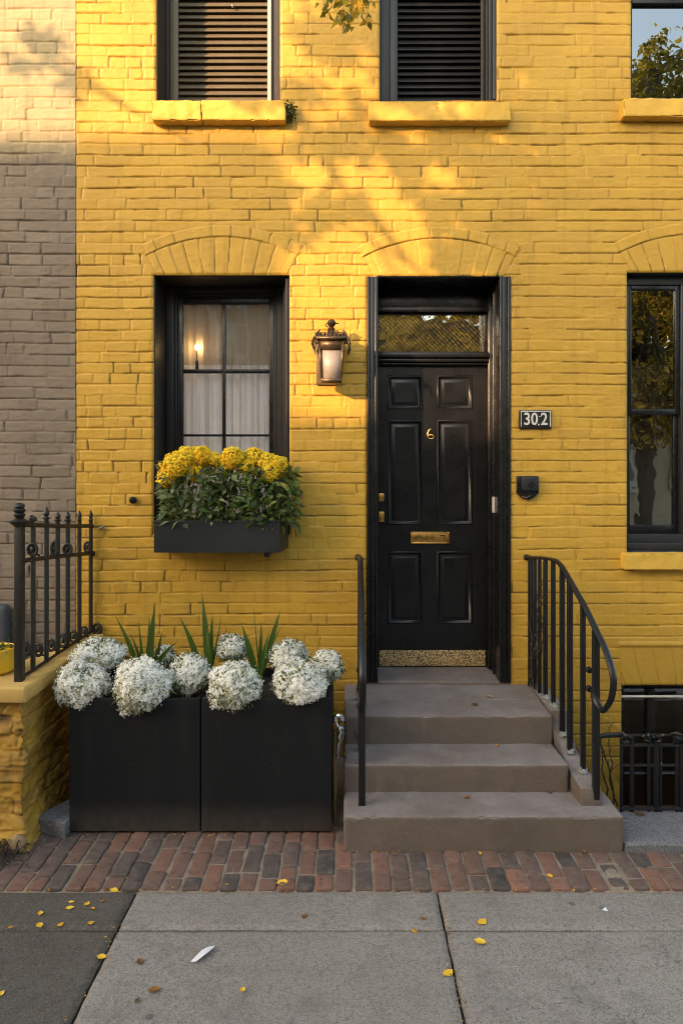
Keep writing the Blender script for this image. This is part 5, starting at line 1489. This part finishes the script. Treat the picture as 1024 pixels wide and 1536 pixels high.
b.add([(x - .034, y - .040, .004), (x - .012, y - .048, .010), (x + .036, y + .012, .016), (x + .040, y + .046, .006), (x + .014, y + .040, .005), (x - .002, y + .002, .018)], t=[(0, 1, 5), (1, 2, 5), (2, 3, 5), (3, 4, 5), (4, 0, 5)]); solo('paper_scrap', b, M['paper'], 'torn white paper scrap on the pale slab', 'paper', loc=(x, y, 0), smooth=False)
x, y = G(906, 1367); b = MB(); b.add([(x - .012, y, .006), (x + .012, y - .006, .004), (x + .008, y + .01, .012)], t=[(0, 1, 2)]); solo('paper_scrap', b, M['paper'], 'tiny white flake on the right slab', 'paper', loc=(x, y, 0), smooth=False)

rg = np.random.default_rng(77); b = MB()
n = 900
gxs = np.concatenate([rg.uniform(-2.0, 2.4, 420), rg.uniform(-.05, 1.35, 160), rg.uniform(-1.45, -.05, 180), rg.normal(-.917, .02, 70), rg.normal(.385, .015, 70)])
gys = np.concatenate([YB + rg.normal(0, .022, 420), y1s - np.abs(rg.normal(0, .018, 160)), -.95 - np.abs(rg.normal(0, .022, 180)), rg.uniform(-2.3, YB, 70), rg.uniform(-2.3, YB, 70)])
P = np.stack([gxs, gys, np.full(n, .007)], -1)
leaves(b, P, norm(rand_dirs(rg, n) * [1, 1, .25]), norm(rand_dirs(rg, n) * .5 + [0, 0, 1]), rg.uniform(.004, .014, n), rg.uniform(.003, .008, n), np.clip(rg.normal(.25, .22, n), 0, .95))
solo('leaf_litter', b, M['fallen'], 'fine dry leaf crumbs gathered along joints and step foot', 'litter', kind='stuff', loc=(0, YB, 0), smooth=False)

# ------------------------------------------------------------------ trees
def branch_tree(name, label, trunk, crown, nleaf, seed, mat, leafsize, tintf, limbs=9, hang=None, limb=.3, gold=None):
    rng = np.random.default_rng(seed); rr = random.Random(seed)
    t = thing(name, label, 'tree', trunk[0])
    b = MB(); tp = smooth_path(trunk[1], 4); L_ = len(tp)
    b.tube(tp, np.linspace(trunk[2], trunk[2] * .35, L_), 10)
    top = tp[int(L_ * .55)]
    for (c, r) in crown[:limbs]:
        s = tp[rr.randint(int(L_ * .45), L_ - 1)]; c = np.array(c); mid = (s + c) / 2 + np.array([rr.uniform(-.2, .2), rr.uniform(-.2, .2), rr.uniform(-.1, .25)])
        b.tube(smooth_path([s, mid, c], 4), np.linspace(trunk[2] * limb, .008, 9), 6)
        for q in range(6):
            d = np.array([rr.gauss(0, 1), rr.gauss(0, 1), rr.gauss(0, 1)]); e = c + d / np.linalg.norm(d) * r * .8; b.tube([mid * .3 + c * .7, (c + e) / 2 + [0, 0, .05], e], [.014, .009, .004], 5)
    if hang is not None:
        for pts in hang: b.tube(smooth_path(pts, 4), np.linspace(.02, .003, (len(pts) - 1) * 4 + 1), 6)
    part('trunk', b, M['bark'], t)
    lf = MB(); tot = sum(r ** 2 for c, r in crown)
    for (c, r) in crown:
        n = int(nleaf * r * r / tot); ncl = max(5, n // 26)
        cl = np.array(c) + rand_dirs(rng, ncl) * (r * rng.uniform(.25, 1.05, ncl) ** .7)[:, None] * [1, 1, .85]
        k = rng.integers(0, ncl, n); P = cl[k] + rng.normal(size=(n, 3)) * r * .13
        tn = np.clip(tintf(rng, n) + .25 * (hash1(k, 5) - .5), 0, 1)
        if gold is not None: tn = np.where(P[:, 2] > gold, np.minimum(tn, .62), tn)
        leaves(lf, P, norm(rand_dirs(rng, n) + [0, 0, -.35]), rand_dirs(rng, n), leafsize * rng.uniform(.7, 1.3, n), leafsize * .62, tn)
    if hang is not None:
        for pts in hang:
            sp = smooth_path(pts, 5); n = 46
            k = rng.integers(len(sp) // 2 + 3, len(sp), n); P = sp[k] + rng.normal(size=(n, 3)) * .038
            leaves(lf, P, norm(rand_dirs(rng, n) * .8 + [0, 0, -.8]), rand_dirs(rng, n), .060 * rng.uniform(.6, 1.3, n), .034, np.clip(rng.normal(.86, .15, n), 0, 1))
    part('crown', lf, M[mat], t, smooth=False)


hang = [[(-2.3, -3.0, 5.4), (-1.2, -1.9, 5.35), (-.45, -.9, 5.0), W(505, -30, -.55), W(490, 4, -.55)], [(-1.2, -1.9, 5.35), (-.3, -.9, 4.95), W(535, -30, -.5), W(545, 12, -.5)], [(-1.2, -1.9, 5.35), (-.35, -.95, 4.9), W(515, -25, -.6), W(516, 22, -.6)]]
SX, SZ = .95, .40                                      # sun travel per metre towards the wall
def crown_at(px_, py_, y, r):                          # crown lobe whose shade falls round this spot of the wall
    return ((PX(px_) + SX * y, y, PZ(py_) - SZ * y), r)
crown1 = [crown_at(480, 60, -4.0, .22), crown_at(445, 180, -4.1, .24), crown_at(530, 30, -4.2, .30), crown_at(665, 30, -4.3, .46), crown_at(555, 200, -3.9, .24), crown_at(700, 225, -4.2, .20), crown_at(610, 250, -4.0, .12), crown_at(775, 300, -4.4, .36), crown_at(800, 90, -4.5, .40), crown_at(680, 345, -4.2, .22), crown_at(745, 400, -4.2, .26), crown_at(60, 92, -3.6, .20), crown_at(560, -150, -4.2, .6), crown_at(300, -260, -4.0, .6), crown_at(800, -150, -4.4, .9), crown_at(630, 150, -4.0, .14), crown_at(530, 310, -4.1, .14), crown_at(465, 330, -4.1, .20), crown_at(775, 215, -4.3, .20), crown_at(640, 300, -4.1, .16), crown_at(590, 60, -4.1, .2), crown_at(420, 270, -4.1, .14)]
branch_tree('street_tree', 'leafy street tree whose twigs hang into the top of the view', ((-2.2, -4.9, 0), [(-2.2, -4.9, -.1), (-2.3, -4.85, 2.0), (-2.6, -4.6, 4.0), (-3.0, -4.3, 6.4)], .15), crown1, 8500, 5, 'tree_leaf', .10, lambda r, n: r.normal(.5, .25, n), 18, hang, .10)
rr = random.Random(4)
crown2 = [((5.6 + rr.gauss(0, 1) * (1.15 - .09 * (z - 3)), -9 + rr.gauss(0, .8), z), rr.uniform(.45, .85)) for z in np.linspace(2.6, 8.5, 30)] + [((5.85, -9, 9.9), .26), ((5.75, -9.1, 9.4), .38), ((6.35, -9.1, 8.9), .42)]
branch_tree('street_tree', 'tall autumn tree across the street mirrored in the right hand windows', ((5.7, -9, 0), [(5.7, -9, -.2), (5.75, -9, 3), (5.6, -9, 6), (5.8, -9, 9.5)], .17), crown2, 34000, 8, 'autumn', .10, lambda r, n: r.normal(.64, .24, n), 14, None, .38, 6.2)

rr = random.Random(14)
crown3 = [((1.55 + rr.gauss(0, .75), -9 + rr.gauss(0, .5), z), rr.uniform(.35, .6)) for z in np.linspace(3.0, 6.2, 16)]
branch_tree('street_tree', 'golden autumn tree across the street mirrored in the fanlight', ((1.5, -9, 0), [(1.5, -9, -.2), (1.55, -9, 2), (1.5, -9, 4), (1.6, -9, 6)], .12), crown3, 15000, 18, 'autumn', .12, lambda r, n: r.normal(.8, .16, n), 10, None, .35)

# ------------------------------------------------------------------ houses across the street
def far_house(label, x0, x1, z1, y0, mat, rows, seed):
    t = thing('row_house', label, 'house', ((x0 + x1) / 2, y0, 0))
    b = MB(); sh = SX * 7  # plan slanted along the sun so side walls leave the lit gap open
    b.add([(x0, y0, -.2), (x1, y0, -.2), (x1 - sh, y0 - 7, -.2), (x0 - sh, y0 - 7, -.2), (x0, y0, z1), (x1, y0, z1), (x1 - sh, y0 - 7, z1), (x0 - sh, y0 - 7, z1)], q=[(1, 0, 4, 5), (2, 1, 5, 6), (3, 2, 6, 7), (0, 3, 7, 4), (4, 7, 6, 5)])
    part('wall', b, mat, t, smooth=False)
    b = MB(); b.box(x0 - .02, x1 + .02, y0 + .001, y0 + .25, z1 - .35, z1 - .001, .03); part('cornice', b, M['black'], t)
    n = max(1, int((x1 - x0) / 1.6))
    for zr in rows:
        for i in range(n):
            cx_ = x0 + (i + .5) * (x1 - x0) / n
            b = MB(); frame_boxes(b, cx_ - .5, cx_ + .5, zr, zr + 1.7, y0 + .002, y0 + .08, (.08, .08, .14, .12), .01); b.box(cx_ - .42, cx_ + .42, y0 + .002, y0 + .06, zr + .8, zr + .86, .005); w = part('window', b, M['rod'], t)
            pane('pane', cx_ - .42, cx_ + .42, zr + .14, zr + 1.58, y0 + .02, M['glass_r'], w)


M['red_brick'] = simple('red_brick', (.26, .11, .075), .85, 0, .25, 3, 30, .6, .01)
M['brown_brick'] = simple('brown_brick', (.20, .12, .075), .85, 0, .25, 3, 30, .6, .01)
M['tan_brick'] = simple('tan_brick', (.42, .33, .22), .85, 0, .2, 3, 30, .6, .01)
Y0 = -12.5
def bx(px_): return PX(px_) + SX * Y0
def bz(py_): return PZ(py_) - SZ * Y0
far_house('red brick row house across the street that shades the lower wall', -26, bx(428), bz(222), Y0, M['red_brick'], (1.2, 4.4), 1)
far_house('low tan brick house across the street in the gap between taller ones', bx(428) + .01, bx(750), bz(645), Y0, M['tan_brick'], (1.2, 4.2), 2)
far_house('unseen tan brick slip added across the street to block sun right of the door', bx(750) + .01, bx(795), bz(320), Y0, M['tan_brick'], (), 7)  # unseen sliver added to shade the wall right of the door
far_house('tall red brick row house across the street', bx(795) + .01, bx(795) + 4.6, 12.6, Y0, M['red_brick'], (1.2, 4.6, 8.0), 3)
far_house('brown brick house across the street facing the flower box window', bx(795) + 4.62, -1.9, 7.2, Y0, M['brown_brick'], (1.2, 4.4), 4)
far_house('squat brown brick house across the street behind the golden tree', -1.88, 3.6, 5.3, Y0, M['brown_brick'], (1.2,), 6)
far_house('low tan brick house across the street behind the autumn tree', 3.62, 13, 4.6, Y0, M['tan_brick'], (1.2,), 5)

# ------------------------------------------------------------------ light, sky, camera
el = math.atan2(SZ, math.hypot(SX, 1)); rot = math.atan2(-SX, -1.0)
w = bpy.data.worlds.new('World'); scene.world = w; w.use_nodes = True
nt = w.node_tree; bg = nt.nodes['Background']
sk = nt.nodes.new('ShaderNodeTexSky'); sk.sky_type = 'NISHITA'; sk.sun_disc = False; sk.sun_elevation = el; sk.sun_rotation = rot
sk.air_density = 1.0; sk.dust_density = 3.0; sk.ozone_density = 1.0
wm = nt.nodes.new('ShaderNodeMix'); wm.data_type = 'RGBA'; wm.blend_type = 'MULTIPLY'; wm.inputs[0].default_value = 1.0; wm.inputs[7].default_value = (1.04, .96, .80, 1)
nt.links.new(sk.outputs[0], wm.inputs[6]); nt.links.new(wm.outputs[2], bg.inputs[0]); bg.inputs[1].default_value = .78
ld = bpy.data.lights.new('sun', 'SUN'); ld.energy = 9.0; ld.angle = math.radians(.53); ld.color = (1.0, .585, .29)
lo = bpy.data.objects.new('sun', ld); COL.objects.link(lo); lo.rotation_euler = Vector((SX, 1, -SZ)).to_track_quat('-Z', 'Y').to_euler(); lo.location = (-5, -8, 9)
cam = bpy.data.cameras.new('camera'); co_ = bpy.data.objects.new('camera', cam); COL.objects.link(co_)
co_.location = (0, CY, CZ); co_.rotation_euler = (PI / 2, 0, 0)
cam.sensor_fit = 'VERTICAL'; cam.sensor_height = 36; cam.lens = 36 * F / 1536
cam.shift_x = -10 / 1536; cam.shift_y = -73 / 1536; cam.clip_start = .05; cam.clip_end = 2000
scene.camera = co_
scene.view_settings.view_transform = 'Standard'; scene.view_settings.look = 'None'; scene.view_settings.exposure = 0; scene.view_settings.gamma = 1
scene.render.engine = 'CYCLES'
cy_ = scene.cycles; cy_.use_denoising = True; cy_.filter_width = 1.05; cy_.diffuse_bounces = 5; cy_.max_bounces = 8; cy_.transparent_max_bounces = 16; cy_.sample_clamp_indirect = 8
for o in bpy.data.objects:
    if '_o' in o: del o['_o']
